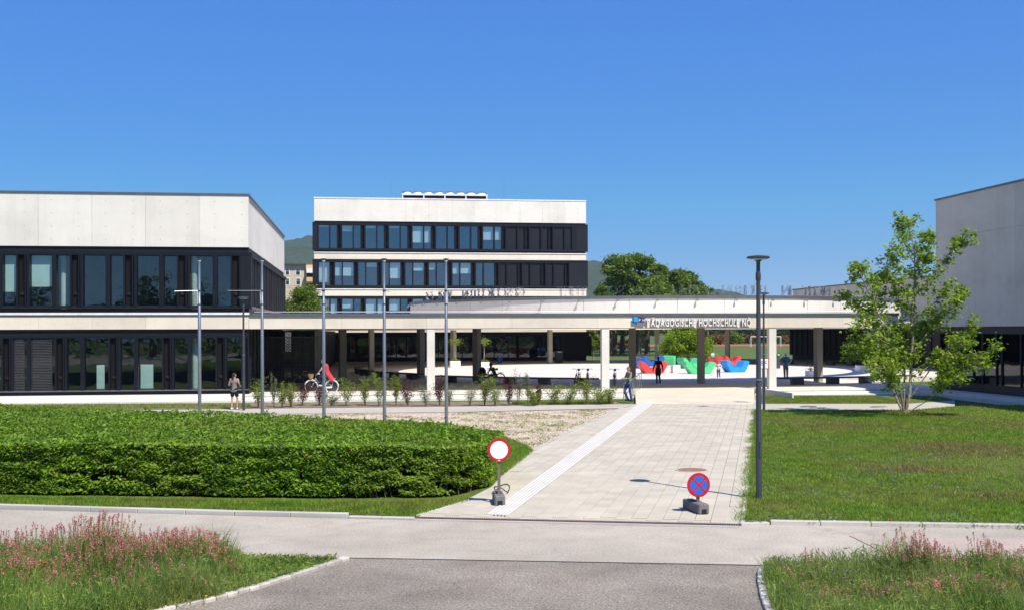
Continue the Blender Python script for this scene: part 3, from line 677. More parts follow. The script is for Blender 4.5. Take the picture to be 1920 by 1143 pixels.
# dark ground storey
gz0, gz1 = PZ0 + 0.02, mz(622.2)
MB().box(ma - 12, mb_, YM + 0.10, YM + 0.4, gz0, gz1).build('dark_cladding', M['dark'], MBd)
MB().box(ma - 12, mb_ + 0.3, YM - 0.12, YM + 0.098, gz1 - 0.45, gz1 - 0.003).build('blind_box_rail', M['dark2'], MBd)
MB().box(PX(1050, YM), mb_ + 0.5, YM - 0.5, YM + 0.09, gz0 + 0.55, gz1 - 0.46).build('bay_box', M['dark2'], MBd)
x = ma - 11.5; i = 0
while x < PX(1045, YM):
    wv = (1.6, 1.1, 2.2, 1.4)[i % 4]; i += 1
    fr = MB(); fr.box(x, x + 0.09, YM - 0.06, YM + 0.099, gz0, gz1 - 0.46); f_ = fr.build('window', M['dark2'], MBd)
    MB().box(x + 0.1, x + wv - 0.02, YM + 0.02, YM + 0.05, gz0 + 0.4, gz1 - 0.5).build('pane', M['glass_dark'], f_)
    x += wv
MB().box(ma, ma + 0.3, YM + 0.41, YMb, 0.3, mzt - 0.31).build('wall_panel', M['dark2'], MBd)
MB().box(mb_ - 0.3, mb_, YM + 0.41, YMb, 0.3, mzt - 0.31).build('wall_panel', M['dark2'], MBd)
MB().box(ma + 0.31, mb_ - 0.31, YMb - 0.3, YMb, 0.3, mzt - 0.31).build('wall_panel', M['concrete'], MBd)
k_.done()
# roof cooling machine
cx0, cx1 = PX(754, YM + 5), PX(915, YM + 5); zr = mzt - 0.95; ztop = PZ(835, 364, YM + 5)
ch = empty('rooftop_chiller', ((cx0 + cx1) / 2, YM + 5, zr), 0, 'long white chiller with a row of eight fans on the roof', 'chiller')
hw = (cx1 - cx0) / 2; hz = ztop - zr
MB().box(-hw + 0.1, hw - 0.1, 0.1, 2.1, 0.2, hz - 0.21).build('casing', M['coping'], ch)
MB().box(-hw, hw, -0.1, 2.3, hz - 0.20, hz - 0.03).build('top_deck', M['white'], ch)
pm_ = MB().box(-0.42, 0.42, -0.02, 0.02, 0.35, hz - 0.22).mesh('coil_panel', M['blackish'])
for i in range(16): link('coil_panel', pm_, ch, (-hw + 0.32 + (2 * hw - 0.64) * (i + 0.5) / 16 , 0.06, 0))
pm_ = MB().box(-0.07, 0.07, -0.08, 0.02, 0, hz - 0.205).mesh('post', M['white'])
for i in range(5): link('post', pm_, ch, (-hw + 0.1 + (2 * hw - 0.2) * i / 4, 0.0, 0))
fmh = MB().lathe([(0.62, 0), (0.5, 0.12), (0.44, 0.32), (0.46, 0.34)], 20).mesh('fan_cowl', M['white'], True)
fgr = MB().lathe([(0.52, 0.345), (0.52, 0.385)], 20).mesh('fan_guard', M['lamp'])
for i in range(8):
    f1 = link('fan_cowl', fmh, ch, (-hw + 2 * hw * (i + 0.5) / 8, 1.0, hz - 0.05)); link('fan_guard', fgr, f1)
mb2 = MB(); mb2.tube([(hw, 0.6, 0.5), (hw + 0.5, 0.6, 0.5), (hw + 0.6, 0.6, 1.0), (hw + 0.9, 0.6, 1.0), (hw + 1.0, 0.6, 0.1)], 0.11, 8); mb2.build('pipework', M['lamp'], ch, smooth=True)
for px, h in ((734, 3.4), (946, 3.6)):
    r = empty('lightning_rod', (PX(px, YM + 1), YM + 1, zr), 0, 'thin lightning rod on the roof %s of the chiller' % ('left' if px < 800 else 'right'), 'lightning rod', 'lightning rods on the roof')
    MB().tube([(0, 0, 0), (0, 0, h)], [0.02, 0.012], 6).build('rod', M['galv'], r); MB().lathe([(0.15, 0), (0.12, 0.1)], 12).build('foot', M['concrete_shaded'], r)

# ---- right near building (its west wall stands in the shade)
YR1 = 60.2; XR = PX(1755, YR1)
RB = empty('school_building', (XR, YR1, 0), 0, 'shaded concrete building at the right edge behind the young tree', 'building')
k_ = Rel(RB)
rz1 = 10.95; rzc = 3.80
jy = [YR1, 57.9, 52.3, 46.7, 41, 36]
zj = PZ(1806, 441, 57.5)
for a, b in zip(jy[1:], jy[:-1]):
    MB().box(XR, XR + 0.3, a + 0.006, b - 0.006, rzc, zj - 0.006).build('wall_panel', M['concrete_shaded'], RB)
    MB().box(XR, XR + 0.3, a + 0.006, b - 0.006, zj + 0.006, rz1).build('wall_panel', M['concrete_shaded'], RB)
MB().box(XR + 0.03, XR + 0.05, 36, YR1, rzc, rz1).build('panel_backing', M['concrete_shaded'], RB)
ties(RB, [(YR1 - 0.9 - i * 1.4, rzc + 0.6 + j * 1.3) for i in range(10) for j in range(6)], X=XR, side=-1)
MB().box(XR - 0.06, XR + 0.4, 36, YR1 + 0.06, rz1 + 0.003, rz1 + 0.10).build('coping', M['coping'], RB)
MB().box(XR + 0.31, 52, YR1 - 0.3, YR1 - 0.004, 0.2, rz1 - 0.004).build('wall_panel', M['concrete_shaded'], RB)
MB().box(XR + 0.31, 52, 36, YR1 - 0.31, rz1 - 0.4, rz1 - 0.2).build('roof', M['coping'], RB)
MB().box(XR + 0.31, 52, 36, 36.3, 0.2, rz1 - 0.41).build('wall_panel', M['concrete'], RB)
MB().box(XR + 0.12, XR + 0.3, 36, YR1 - 0.1, rzc - 0.38, rzc - 0.004).build('lintel_band', M['dark2'], RB)
MB().box(XR + 0.25, XR + 0.3, 36, YR1 - 0.1, PZ0 + 0.45, rzc - 0.384).build('dark_cladding', M['dark'], RB)
MB().box(XR + 0.05, XR + 0.3, 36, YR1 - 0.1, PZ0 + 0.01, PZ0 + 0.446).build('base_band', M['dark2'], RB)
y = YR1 - 0.2; i = 0
while y > 40:
    wv = (1.3, 0.5, 1.7, 0.9)[i % 4]; i += 1
    f_ = MB().box(XR + 0.10, XR + 0.248, y - 0.07, y, PZ0 + 0.45, rzc - 0.385).build('window', M['dark2'], RB)
    MB().box(XR + 0.17, XR + 0.19, y - wv + 0.01, y - 0.08, PZ0 + 0.47, rzc - 0.40).build('pane', M['glass_dark'], f_); y -= wv
hy = 55.4
MB().tube([(XR + 0.06, hy, 1.25), (XR + 0.06, hy, 2.25)], 0.02, 8).build('door_handle', M['stainless'], RB)
MB().box(XR - 0.9, XR + 0.3, 36, YR1 + 0.9, -0.1, PZ0).build('plinth', M['concrete_shaded'], RB)
MB().box(XR - 1.35, XR - 0.905, 36, YR1 + 0.9, -0.1, 0.10).build('plinth_step', M['concrete_shaded'], RB)
k_.done()
# ---- right far building behind the ring
XQ, YQ = 48.3, 122.5
RQ = empty('school_building', (XQ, YQ, 0), 0, 'lower shaded concrete wing behind the ring canopy, left of the right edge building', 'building')
k_ = Rel(RQ)
qz = HZ(1492, 543.5, 126.5)
y = YQ
while y > 62:
    MB().box(XQ, XQ + 0.3, max(62, y - 6) + 0.006, y - 0.006, 3.8, qz).build('wall_panel', M['concrete_shaded'], RQ); y -= 6
MB().box(XQ + 0.03, XQ + 0.05, 62, YQ, 3.8, qz - 0.01).build('panel_backing', M['concrete_shaded'], RQ)
MB().box(XQ - 0.06, XQ + 0.4, 62, YQ + 0.05, qz + 0.003, qz + 0.13).build('coping', M['coping'], RQ)
MB().box(XQ + 0.31, 66, 62, YQ, qz - 0.5, qz - 0.3).build('roof', M['coping'], RQ)
MB().box(XQ + 0.31, 66, YQ - 0.3, YQ - 0.003, 0.2, qz).build('wall_panel', M['concrete_shaded'], RQ)
MB().box(XQ - 0.5, XQ + 0.2, 62, YQ - 0.2, 0.9, 3.795).build('dark_cladding', M['blackish'], RQ)
fm = MB().box(-0.06, 0.05, -0.04, 0.04, 0.95, 3.75).mesh('fin', M['vent'])
y = YQ - 1
while y > 64: link('fin', fm, RQ, (XQ - 0.55, y, 0)); y -= 1.5
MB().box(XQ - 0.2, XQ + 0.25, 62, YQ - 0.3, 0.2, 0.896).build('base_band', M['blackish'], RQ)
k_.done()
# ================================================================== RING CANOPY
CX, CY, RI = 23.5, 91.5, 19.6
XB1 = PX(1684, YF)                                             # right end of the straight front beam
zc1, zc0 = zband1 + 0.02, zband0 + 0.005
zp = 5.78                                                     # top of the round parapet
CAN = empty('ring_canopy', (CX, CY, PZ0), 0, 'concrete ring canopy on columns with a straight front beam and a round open courtyard', 'canopy')
k_ = Rel(CAN)
def outer(an):
    c, s_ = math.cos(an), math.sin(an); d = 1e9
    x0 = xe + 0.02
    if c < 0: d = min(d, (x0 - CX) / c)
    if s_ < 0: d = min(d, (YF + 0.35 - CY) / s_)
    if s_ > 0: d = min(d, (YM - 0.6 - CY) / s_)
    if c > 0: d = min(d, (XQ - 0.6 - CX) / c)
    x, y = CX + d * c, CY + d * s_
    if y < CY and x > XB1 - 0.3:                               # the free south-east side follows the ring
        d = min(d, max(RI + 0.2, (XB1 - 0.3 - CX) / c if c > 0 else d))
    return d
NS = 180; V = []; F = []
for i in range(NS):
    a = 2 * math.pi * i / NS; do = outer(a)
    for r in (RI, do): 
        for z in (zc0, zc1 - 0.12): V.append((CX + r * math.cos(a), CY + r * math.sin(a), z))
for i in range(NS):
    a, b = 4 * i, 4 * ((i + 1) % NS)
    F += [(a + 1, a + 3, b + 3, b + 1), (a, b, b + 2, a + 2), (a, a + 1, b + 1, b), (a + 2, b + 2, b + 3, a + 3)]
link('roof_slab', np_mesh('roof_slab', V, F, M['concrete_cream']), CAN)
# front beam in panels, grey capping
bx_ = [xe + 0.012] + [PX(p, YF) for p in (640, 800, 960, 1120, 1290, 1440, 1580)] + [XB1]
for a, b in zip(bx_[:-1], bx_[1:]): MB().box(a + 0.004, b - 0.004, YF - 0.03, YF + 0.34, zc0 - 0.004, zc1 - 0.05).build('beam_panel', M['concrete_cream'], CAN)
MB().box(xe + 0.06, XB1 + 0.03, YF - 0.10, YF + 0.5, zc1 - 0.045, zc1 + 0.12).build('capping', M['coping'], CAN)
MB().tube([(xe + 0.2, YF + 0.9, zc1 + 0.22), (XB1 - 0.5, YF + 0.9, zc1 + 0.22)], 0.03, 8).build('roof_rail', M['galv'], CAN)
# round parapet in curved panels
NPAN = 40
for i in range(NPAN):
    a0 = 2 * math.pi * (i + 0.004) / NPAN; a1 = 2 * math.pi * (i + 0.996) / NPAN; n = 5; V = []; F = []
    for k in range(n):
        a = a0 + (a1 - a0) * k / (n - 1)
        for r in (RI - 0.004, RI + 0.30):
            for z in ((zc0 - 0.01 if r < RI else zc1 - 0.115), zp): V.append((CX + r * math.cos(a), CY + r * math.sin(a), z))
    for k in range(n - 1):
        p, q = 4 * k, 4 * k + 4
        F += [(p, p + 1, q + 1, q), (p + 2, q + 2, q + 3, p + 3), (p + 1, p + 3, q + 3, q + 1), (p, q, q + 2, p + 2)]
    e = 4 * (n - 1); F += [(0, 2, 3, 1), (e, e + 1, e + 3, e + 2)]
    link('parapet_panel', np_mesh('parapet_panel', V, F, M['concrete']), CAN)
V = []; F = []; N2 = 160
prof = [(RI - 0.06, zp + 0.003), (RI - 0.06, zp + 0.12), (RI + 0.38, zp + 0.16), (RI + 0.38, zp - 0.04), (RI + 0.315, zp - 0.04), (RI + 0.315, zp + 0.003)]
for i in range(N2):
    a = 2 * math.pi * i / N2
    for r, z in prof: V.append((CX + r * math.cos(a), CY + r * math.sin(a), z))
m_ = len(prof)
for i in range(N2):
    for k in range(m_):
        p, q = i * m_, ((i + 1) % N2) * m_; F.append((p + k, q + k, q + (k + 1) % m_, p + (k + 1) % m_))
link('parapet_coping', np_mesh('parapet_coping', V, F, M['coping']), CAN)
# floodlight brackets
bm_ = MB(); bm_.box(-0.03, 0.03, -0.10, 0.06, -0.02, 0.02); bm_.lathe([(0.02, -0.20), (0.075, -0.16), (0.075, -0.06), (0.03, -0.02)], 10, (-0.0, -0.12, 0.0))
bme = bm_.mesh('bracket_light', M['galv'])
for i in range(48):
    a = 2 * math.pi * (i + 0.3) / 48
    if math.sin(a) < 0.2: link('bracket_light', bme, CAN, (CX + (RI + 0.40) * math.cos(a), CY + (RI + 0.40) * math.sin(a), zp - 0.02), a + math.pi / 2)
# columns
def column(x, y, rz, w=0.42, mat='concrete_col_shade', h1=None):
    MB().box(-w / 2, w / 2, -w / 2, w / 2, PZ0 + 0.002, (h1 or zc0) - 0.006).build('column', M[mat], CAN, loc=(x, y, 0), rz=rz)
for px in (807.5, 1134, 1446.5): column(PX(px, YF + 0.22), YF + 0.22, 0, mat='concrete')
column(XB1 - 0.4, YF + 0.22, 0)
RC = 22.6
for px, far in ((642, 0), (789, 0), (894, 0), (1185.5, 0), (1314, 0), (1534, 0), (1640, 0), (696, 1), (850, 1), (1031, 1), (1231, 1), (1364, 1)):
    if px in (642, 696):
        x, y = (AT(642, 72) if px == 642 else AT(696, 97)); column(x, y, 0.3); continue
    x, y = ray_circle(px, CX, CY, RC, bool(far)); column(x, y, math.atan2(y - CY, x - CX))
# letters standing on the ring, facing the courtyard (so they read mirrored from outside)
_fontcache = {}
def glyph(ch, size, ext, outline):
    key = (ch, size, ext, outline)
    if key in _fontcache: return _fontcache[key]
    cu = bpy.data.curves.new('t', 'FONT'); cu.body = ch; cu.size = size; cu.extrude = ext; cu.resolution_u = 4
    if outline: cu.fill_mode = 'NONE'
    elif size > 0.3: cu.offset = 0.011
    o = bpy.data.objects.new('t', cu); col.objects.link(o); bpy.context.view_layer.update()
    me = bpy.data.meshes.new_from_object(o.evaluated_get(bpy.context.evaluated_depsgraph_get())); bpy.data.objects.remove(o)
    xs = [v.co.x for v in me.vertices] or [0, size * 0.3]; w0, w1 = min(xs), max(xs)
    for v in me.vertices: v.co.x -= w0
    _fontcache[key] = (me, w1 - w0); return _fontcache[key]
M['letter'] = plain('aluminium_letter', (0.30, 0.31, 0.32), 0.35, 0.7)
def ring_word(word, px_right, px_left):
    """word runs right to left as seen from outside"""
    def ang(px): x, y = ray_circle(px, CX, CY, RI + 0.1); return math.atan2(y - CY, x - CX)
    a0, a1 = ang(px_right), ang(px_left); n = len(word); size = 0.92
    ws = [glyph(c, size, 0.05, True)[1] for c in word]; tot = sum(ws); span = abs(a1 - a0) * (RI + 0.1); gap = max(0.05, (span - tot) / max(1, n - 1)); s_ = 0.0
    for c, w_ in zip(word, ws):
        me, _ = glyph(c, size, 0.05, True)
        if not me.materials: me.materials.append(M['letter'])
        a = a0 + (a1 - a0) / span * (s_ + w_ / 2); s_ += w_ + gap
        x, y = CX + (RI + 0.12) * math.cos(a), CY + (RI + 0.12) * math.sin(a)
        inward = Vector((-math.cos(a), -math.sin(a), 0)); right = Vector((0, 0, 1)).cross(inward)
        o = link('letter', me, CAN); o.matrix_local = Matrix.Translation((x, y, zp + 0.2)) @ Matrix((right, Vector((0, 0, 1)), inward)).transposed().to_4x4() @ Matrix.Translation((-w_ / 2, 0, 0))
for wd, a, b in (('NICHT', 1556, 1508), ('IN', 1483, 1466), ('FÜHREN', 1436, 1362), ('KANN', 1330, 1285), ('MAN', 1240, 1205), ('SO', 1170, 1150), ('TEILT', 1100, 1050), ('GESCHICHTEN', 984, 868), ('WER', 848, 822), ('ES', 812, 800)):
    ring_word(wd, a, b)
k_.done()

# name on the front beam
zlet = PZ(1300, 611, YF); hl = PZ(1300, 597.5, YF) - zlet
SG = empty('lettering_sign', (PX(1212, YF), YF - 0.145, zlet), 0, 'white raised letters with the college name and a coloured square emblem on the front beam', 'sign')
M['letter_side'] = plain('grey_letter_return', (0.10, 0.10, 0.105), 0.5)
txt = 'PÄDAGOGISCHE HOCHSCHULE NÖ'; total = PX(1406, YF) - PX(1212, YF); size = hl / 0.70
ws = [(glyph(c, size, 0.065, False)[1] if c != ' ' else size * 0.26) for c in txt]; gap = size * 0.15; KX = total / (sum(ws) + gap * (len(txt) - 1)); ws = [v * KX for v in ws]; gap *= KX; s_ = 0
for c, w_ in zip(txt, ws):
    if c != ' ':
        me, _ = glyph(c, size, 0.065, False)
        if not me.materials:
            me.materials.append(M['white']); me.materials.append(M['letter_side'])
            for f in me.polygons: f.material_index = 0 if abs(f.normal.z) > .8 else 1
        o = link('letter', me, SG, (s_, 0.0, 0)); o.rotation_euler = (math.pi / 2, 0, 0); o.scale = (KX, 1, 1)
    s_ += w_ + gap
M['logo_cyan'] = plain('cyan_enamel', (0.02, 0.33, 0.72), 0.4); M['logo_navy'] = plain('violet_enamel', (0.035, 0.025, 0.20), 0.4); M['logo_grey'] = plain('grey_enamel', (0.16, 0.165, 0.17), 0.4); M['logo_blue'] = plain('blue_enamel', (0.01, 0.14, 0.42), 0.4)
def lx(px): return PX(px, YF) - PX(1212, YF)
def lz(py): return PZ(1200, py, YF) - zlet
MB().box(lx(1184.5), lx(1194), -0.02, 0.03, lz(605.5), lz(596)).build('emblem_square', M['logo_blue'], SG)
MB().box(lx(1186.5), lx(1194.3), -0.07, -0.022, lz(603), lz(593.5)).build('emblem_square', M['logo_cyan'], SG)
sq = MB().box(lx(1194.6), lx(1208.5), -0.07, 0.02, lz(603), lz(595)).build('emblem_square', M['logo_navy'], SG)
MB().box(lx(1192.5), lx(1208.2), -0.05, 0.0, lz(611.5), lz(603.2)).build('emblem_square', M['logo_grey'], SG)
for c, px in (('P', 1196), ('H', 1203)):
    me, w_ = glyph(c, 0.23, 0.006, False)
    if not me.materials: me.materials.append(M['white'])
    o = link('letter', me, sq, (lx(px), -0.078, lz(602.2))); o.rotation_euler = (math.pi / 2, 0, 0)

# ================================================================== PLAZA FURNITURE
# ring bench under the canopy: seat boards on blocks
def ring_bench(a0, a1, r, label):
    n = max(3, int(abs(a1 - a0) * r / 2.2)); am = (a0 + a1) / 2
    t = empty('ring_bench', (CX + r * math.cos(am), CY + r * math.sin(am), PZ0), 0, label, 'bench')
    off = Vector((CX, CY, 0)) - Vector((t.location.x, t.location.y, 0))
    for i in range(n):
        b0, b1 = a0 + (a1 - a0) * i / n, a0 + (a1 - a0) * (i + 1) / n; V = []; F = []; k = 4
        for j in range(k):
            a = b0 + 0.0006 + (b1 - b0 - 0.0012) * j / (k - 1)
            for rr in (r - 0.28, r + 0.28):
                for z in (0.36, 0.45): V.append((off.x + rr * math.cos(a), off.y + rr * math.sin(a), z))
        for j in range(k - 1):
            p, q = 4 * j, 4 * j + 4; F += [(p, p + 1, q + 1, q), (p + 2, q + 2, q + 3, p + 3), (p + 1, p + 3, q + 3, q + 1), (p, q, q + 2, p + 2)]
        F += [(0, 2, 3, 1), (4 * k - 4, 4 * k - 3, 4 * k - 1, 4 * k - 2)]
        link('seat_board', np_mesh('seat_board', V, F, M['darkwood']), t)
        a = (b0 + b1) / 2; MB().box(-0.22, 0.22, -0.35, 0.35, 0, 0.355).build('support_block', M['lamp'], t, loc=(off.x + r * math.cos(a), off.y + r * math.sin(a), 0), rz=a)
def angp(px, r, far=False): x, y = ray_circle(px, CX, CY, r, far); return math.atan2(y - CY, x - CX)
RBn = 25.6
ring_bench(angp(820, RBn), angp(1122, RBn), RBn, 'dark curved bench under the canopy behind the shrubs, left of the entrance')
ring_bench(angp(1459, RBn), angp(1700, RBn), RBn, 'dark curved bench under the canopy right of the entrance')
ring_bench(-math.pi - 0.55, angp(800, RBn) - 0.1 - 2 * math.pi if angp(800, RBn) > 0 else angp(800, RBn) - 0.1, RBn, 'dark curved bench deep in the shade on the far left of the courtyard') if False else None
ring_bench(math.pi - 0.15, math.pi + 0.62, 24.2, 'dark curved bench deep in the shade on the left of the courtyard')
ring_bench(0.35, 0.95, 23.8, 'dark curved bench in front of the far dark wing on the right')
def lounger(px, py, mat, wpx, rz, label, h=0.98, dep=1.0):
    x, y = G(px, py, PZ0); d = math.hypot(x, y) * math.cos(0); W = wpx / FPX * d / 2 * .95
    t = empty('courtyard_lounger', (x, y + dep / 2, PZ0), rz, label, 'lounger', 'faceted plastic loungers in the courtyard')
    pr = [(-0.62 * W, 0), (0.66 * W, 0), (0.97 * W, 0.70 * h), (0.98 * W, 0.88 * h), (0.86 * W, 0.95 * h), (0.56 * W, 0.90 * h), (0.30 * W, 0.50 * h), (-0.28 * W, 0.46 * h), (-0.50 * W, 0.80 * h), (-0.84 * W, h), (-0.97 * W, 0.95 * h), (-0.95 * W, 0.62 * h)]
    m = MB(); n = len(pr); hd = dep / 2
    rings = ((-hd, 0.90), (-hd + 0.14, 1.0), (hd - 0.14, 1.0), (hd, 0.90))
    for yy, k in rings: m.v += [(a * (k if b < 0.3 * h else 1), yy, b if b > 0.3 * h else b) for a, b in pr]
    for r in range(3):
        for i in range(n): j = (i + 1) % n; m.f.append((r * n + i, r * n + j, (r + 1) * n + j, (r + 1) * n + i))
    tri = tessellate_polygon([[Vector((a, b, 0)) for a, b in pr]])
    for a, b, c in tri: m.f.append((a, b, c)); m.f.append((3 * n + a, 3 * n + c, 3 * n + b))
    me = m.mesh('shell', M[mat]); bm = bmesh.new(); bm.from_mesh(me); bmesh.ops.recalc_face_normals(bm, faces=bm.faces); bmesh.ops.bevel(bm, geom=[e for e in bm.edges if e.is_manifold and e.calc_face_angle(0) > 0.35], offset=.045, segments=2, affect='EDGES', clamp_overlap=True); bm.to_mesh(me); bm.free()
    link('shell', me, t)
    sp = pr[5:9]; cu = MB(); o2 = 0.012
    cu.v = [(a, -hd + 0.02, b + o2) for a, b in sp] + [(a, hd - 0.02, b + o2) for a, b in sp]; q = len(sp); cu.f = [(i + 1, i, q + i, q + i + 1) for i in range(q - 1)]
    cu.build('seat_face', M[mat], t)
lounger(1226, 699.5, 'enzi_red', 58, 0.05, 'red faceted lounger in front on the left, behind the person in black')
lounger(1314, 700, 'enzi_green', 63, -0.05, 'bright green faceted lounger in the middle, partly behind a dark column')
lounger(1381, 697, 'enzi_blue', 54, 0.25, 'bright blue faceted lounger furthest right in front')
lounger(1198, 690, 'enzi_dkblue', 34, 0.9, 'dark blue lounger at the far left beside the dark column')
lounger(1226, 686, 'enzi_dkblue', 44, 0.1, 'dark blue lounger behind the red one on the left')
lounger(1258, 684, 'enzi_green', 26, 1.1, 'green lounger seen end on between the red and the large green lounger')
lounger(1296, 690, 'enzi_green', 50, 0.4, 'green lounger directly behind the large green one')
lounger(1345, 687, 'enzi_red', 30, 0.9, 'red lounger that the seated child sits on, between green and blue')
lounger(1374, 685, 'enzi_red', 34, 0.1, 'red lounger peeping out behind the bright blue one')
def planter(px, py, w, h, label, kind='tree', hp=1.6, z=PZ0):
    x, y = G(px, py, z); t = empty('planter', (x, y + w / 2, z), 0.05, label, 'planter')
    MB().box(-w / 2, w / 2, -w / 2, w / 2, 0, h).build('tub', M['white'], t, bevel=0.02)
    MB().box(-w / 2 + 0.05, w / 2 - 0.05, -w / 2 + 0.05, w / 2 - 0.05, h - 0.02, h + 0.006).build('soil', M['soil'], t)
    return t
# ================================================================== PLANTS
def leaf_cloud(P, size, up=0.4, aspect=0.6, rs=RS, normal=None):
    """P (n,3) centres -> folded leaf quads (two triangles each)"""
    n = len(P); P = np.asarray(P); s = size * rs.uniform(0.65, 1.35, n)
    nrm = rs.normal(size=(n, 3)); nrm /= np.linalg.norm(nrm, axis=1)[:, None]
    if normal is not None: nrm = nrm * (1 - up) + np.asarray(normal) * up * 1.4
    else: nrm[:, 2] = np.abs(nrm[:, 2]) + up
    nrm /= np.linalg.norm(nrm, axis=1)[:, None]
    t = rs.normal(size=(n, 3)); t -= (t * nrm).sum(1)[:, None] * nrm; t /= np.linalg.norm(t, axis=1)[:, None]
    b = np.cross(nrm, t)
    a = t * s[:, None]; w = b * (s * aspect)[:, None]; f = nrm * (s * 0.16)[:, None]
    V = np.stack([P - a, P + w * 0.5 - f * 0 + a * 0.05, P + a, P - w * 0.5 + a * 0.05], 1)
    V[:, 0] -= f; V[:, 2] -= f
    F = np.arange(4 * n).reshape(n, 4)
    return V.reshape(-1, 3), F
def lobed_cloud(P, size, up=0.6, rs=RS):
    """maple-like leaves: fan of eight triangles round a centre"""
    n = len(P); P = np.asarray(P); s = size * rs.uniform(0.6, 1.3, n)
    nrm = rs.normal(size=(n, 3)); nrm /= np.linalg.norm(nrm, axis=1)[:, None]; nrm[:, 2] = np.abs(nrm[:, 2]) + up; nrm /= np.linalg.norm(nrm, axis=1)[:, None]
    t = rs.normal(size=(n, 3)); t[:, 2] -= 0.5; t -= (t * nrm).sum(1)[:, None] * nrm; t /= np.linalg.norm(t, axis=1)[:, None]; b = np.cross(nrm, t)
    rad = [1.0, 0.5, 0.92, 0.45, 0.6, 0.3, 0.6, 0.45, 0.92, 0.5]; m = len(rad); Vs = [P]
    for k, r in enumerate(rad):
        an = 2 * math.pi * k / m; Vs.append(P + (t * math.cos(an) + b * math.sin(an)) * (s * r)[:, None] - nrm * (s * 0.18 * r * r)[:, None])
    V = np.stack(Vs, 1).reshape(-1, 3); base = np.arange(n)[:, None] * (m + 1)
    F = np.concatenate([np.concatenate([base, base + 1 + k, base + 1 + (k + 1) % m], 1) for k in range(m)], 0)
    return V, F
def blades(P, h, w, lean=0.35, rs=RS):
    n = len(P); P = np.asarray(P); hh = h * rs.uniform(0.5, 1.3, n) if np.isscalar(h) else h; an = rs.uniform(0, 2 * math.pi, n)
    d = np.stack([np.cos(an), np.sin(an), np.zeros(n)], 1); l = rs.normal(size=(n, 3)) * lean; l[:, 2] = 0
    V = np.stack([P - d * w / 2, P + d * w / 2, P + np.array([0, 0, 1.0]) * hh[:, None] + l * hh[:, None]], 1).reshape(-1, 3)
    return V, np.arange(3 * n).reshape(n, 3)
def scatter(poly, n, rs=RS):
    p = np.array(poly); lo, hi = p.min(0), p.max(0); out = np.zeros((0, 2))
    while len(out) < n:
        q = rs.uniform(lo, hi, (n * 2, 2)); out = np.concatenate([out, q[in_poly(q[:, 0], q[:, 1], poly)]])
    return out[:n]
def vnoise(x, y, s, seed=0):
    """cheap smooth value noise"""
    x = np.asarray(x) / s; y = np.asarray(y) / s; xi, yi = np.floor(x).astype(int), np.floor(y).astype(int); fx, fy = x - xi, y - yi
    fx = fx * fx * (3 - 2 * fx); fy = fy * fy * (3 - 2 * fy)
    def h(a, b): v = np.sin(a * 127.1 + b * 311.7 + seed * 74.7) * 43758.5453; return v - np.floor(v)
    return (h(xi, yi) * (1 - fx) + h(xi + 1, yi) * fx) * (1 - fy) + (h(xi, yi + 1) * (1 - fx) + h(xi + 1, yi + 1) * fx) * fy

# ---- hedge
hf = [G(-420, 926), G(0, 929), G(440, 934), G(700, 937), G(855, 933), G(915, 915), G(928, 893)]
hb = [G(900, 806, 1.12), G(860, 797, 1.14), G(700, 787, 1.18), G(440, 774, 1.22), G(200, 764, 1.24), G(0, 757, 1.26), G(-420, 745, 1.26)]
hpoly = [(p[0], p[1] + 0.15) for p in hf] + hb
HD = empty('clipped_hedge', (-3, 26, 0.03), 0, 'broad clipped green hedge along the drive on the left', 'hedge')
hpc = np.array(hpoly); HC = hpc.mean(0)
def htop(x, y): return 1.20 + 0.10 * (vnoise(x, y, 1.7, 3) - 0.5) + 0.10 * (vnoise(x, y, 0.5, 5) - 0.5) - np.clip((x - 1.2) * 0.04, 0, 0.06)
# core: a lower, smaller solid, near black to stand for inner shade
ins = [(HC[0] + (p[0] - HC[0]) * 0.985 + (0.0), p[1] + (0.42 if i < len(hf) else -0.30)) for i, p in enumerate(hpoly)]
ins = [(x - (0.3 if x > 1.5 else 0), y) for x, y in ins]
MB().prism([(x + 3, y - 26) for x, y in ins], 0.05, 0.80).build('shade_core', M['hedge_core'], HD)
# crown: top leaves + front face leaves
n = 76000; q = scatter(hpoly, n); q = q[(q[:, 0] > -14)]
dens = vnoise(q[:, 0], q[:, 1], 0.35, 9); zz = htop(q[:, 0], q[:, 1]) - RS.exponential(0.07, len(q)) + 0.05 * dens
Pt = np.column_stack([q, zz])
def along(pts, n, rs=RS):
    p = np.array(pts); sl_ = np.hypot(*np.diff(p, axis=0).T); cs = np.concatenate([[0], np.cumsum(sl_)]); u = rs.uniform(0, cs[-1], n)
    k = np.clip(np.searchsorted(cs, u) - 1, 0, len(sl_) - 1); f = (u - cs[k]) / sl_[k]; xy = p[k] * (1 - f)[:, None] + p[k + 1] * f[:, None]
    d = (p[k + 1] - p[k]) / sl_[k][:, None]; return xy, np.column_stack([d[:, 1], -d[:, 0]])
xy, nr = along([(p[0], p[1]) for p in hf] + [hb[0]], 46000)
zf = RS.uniform(0.10, 1.2, len(xy)); cl = vnoise(xy[:, 0] * 0.8 + 50, zf * 1.9, 0.26, 21); cl2 = vnoise(xy[:, 0] + 9, zf * 0.8, 0.85, 4)
keep = (RS.uniform(size=len(xy)) < np.clip((cl * 0.75 + cl2 * 0.6 - 0.42 + 0.12 * zf) * 2.6, 0.02, 1)) & (zf < htop(xy[:, 0], xy[:, 1]))
outd = 0.10 * (cl - 0.3) + 0.22 * (cl2 - 0.5) - RS.exponential(0.06, len(xy)) + 0.10 * (zf / 1.2 - 0.4) + 0.02
xy = xy + nr * outd[:, None]; nr3 = np.column_stack([nr, np.full(len(nr), 0.5)])
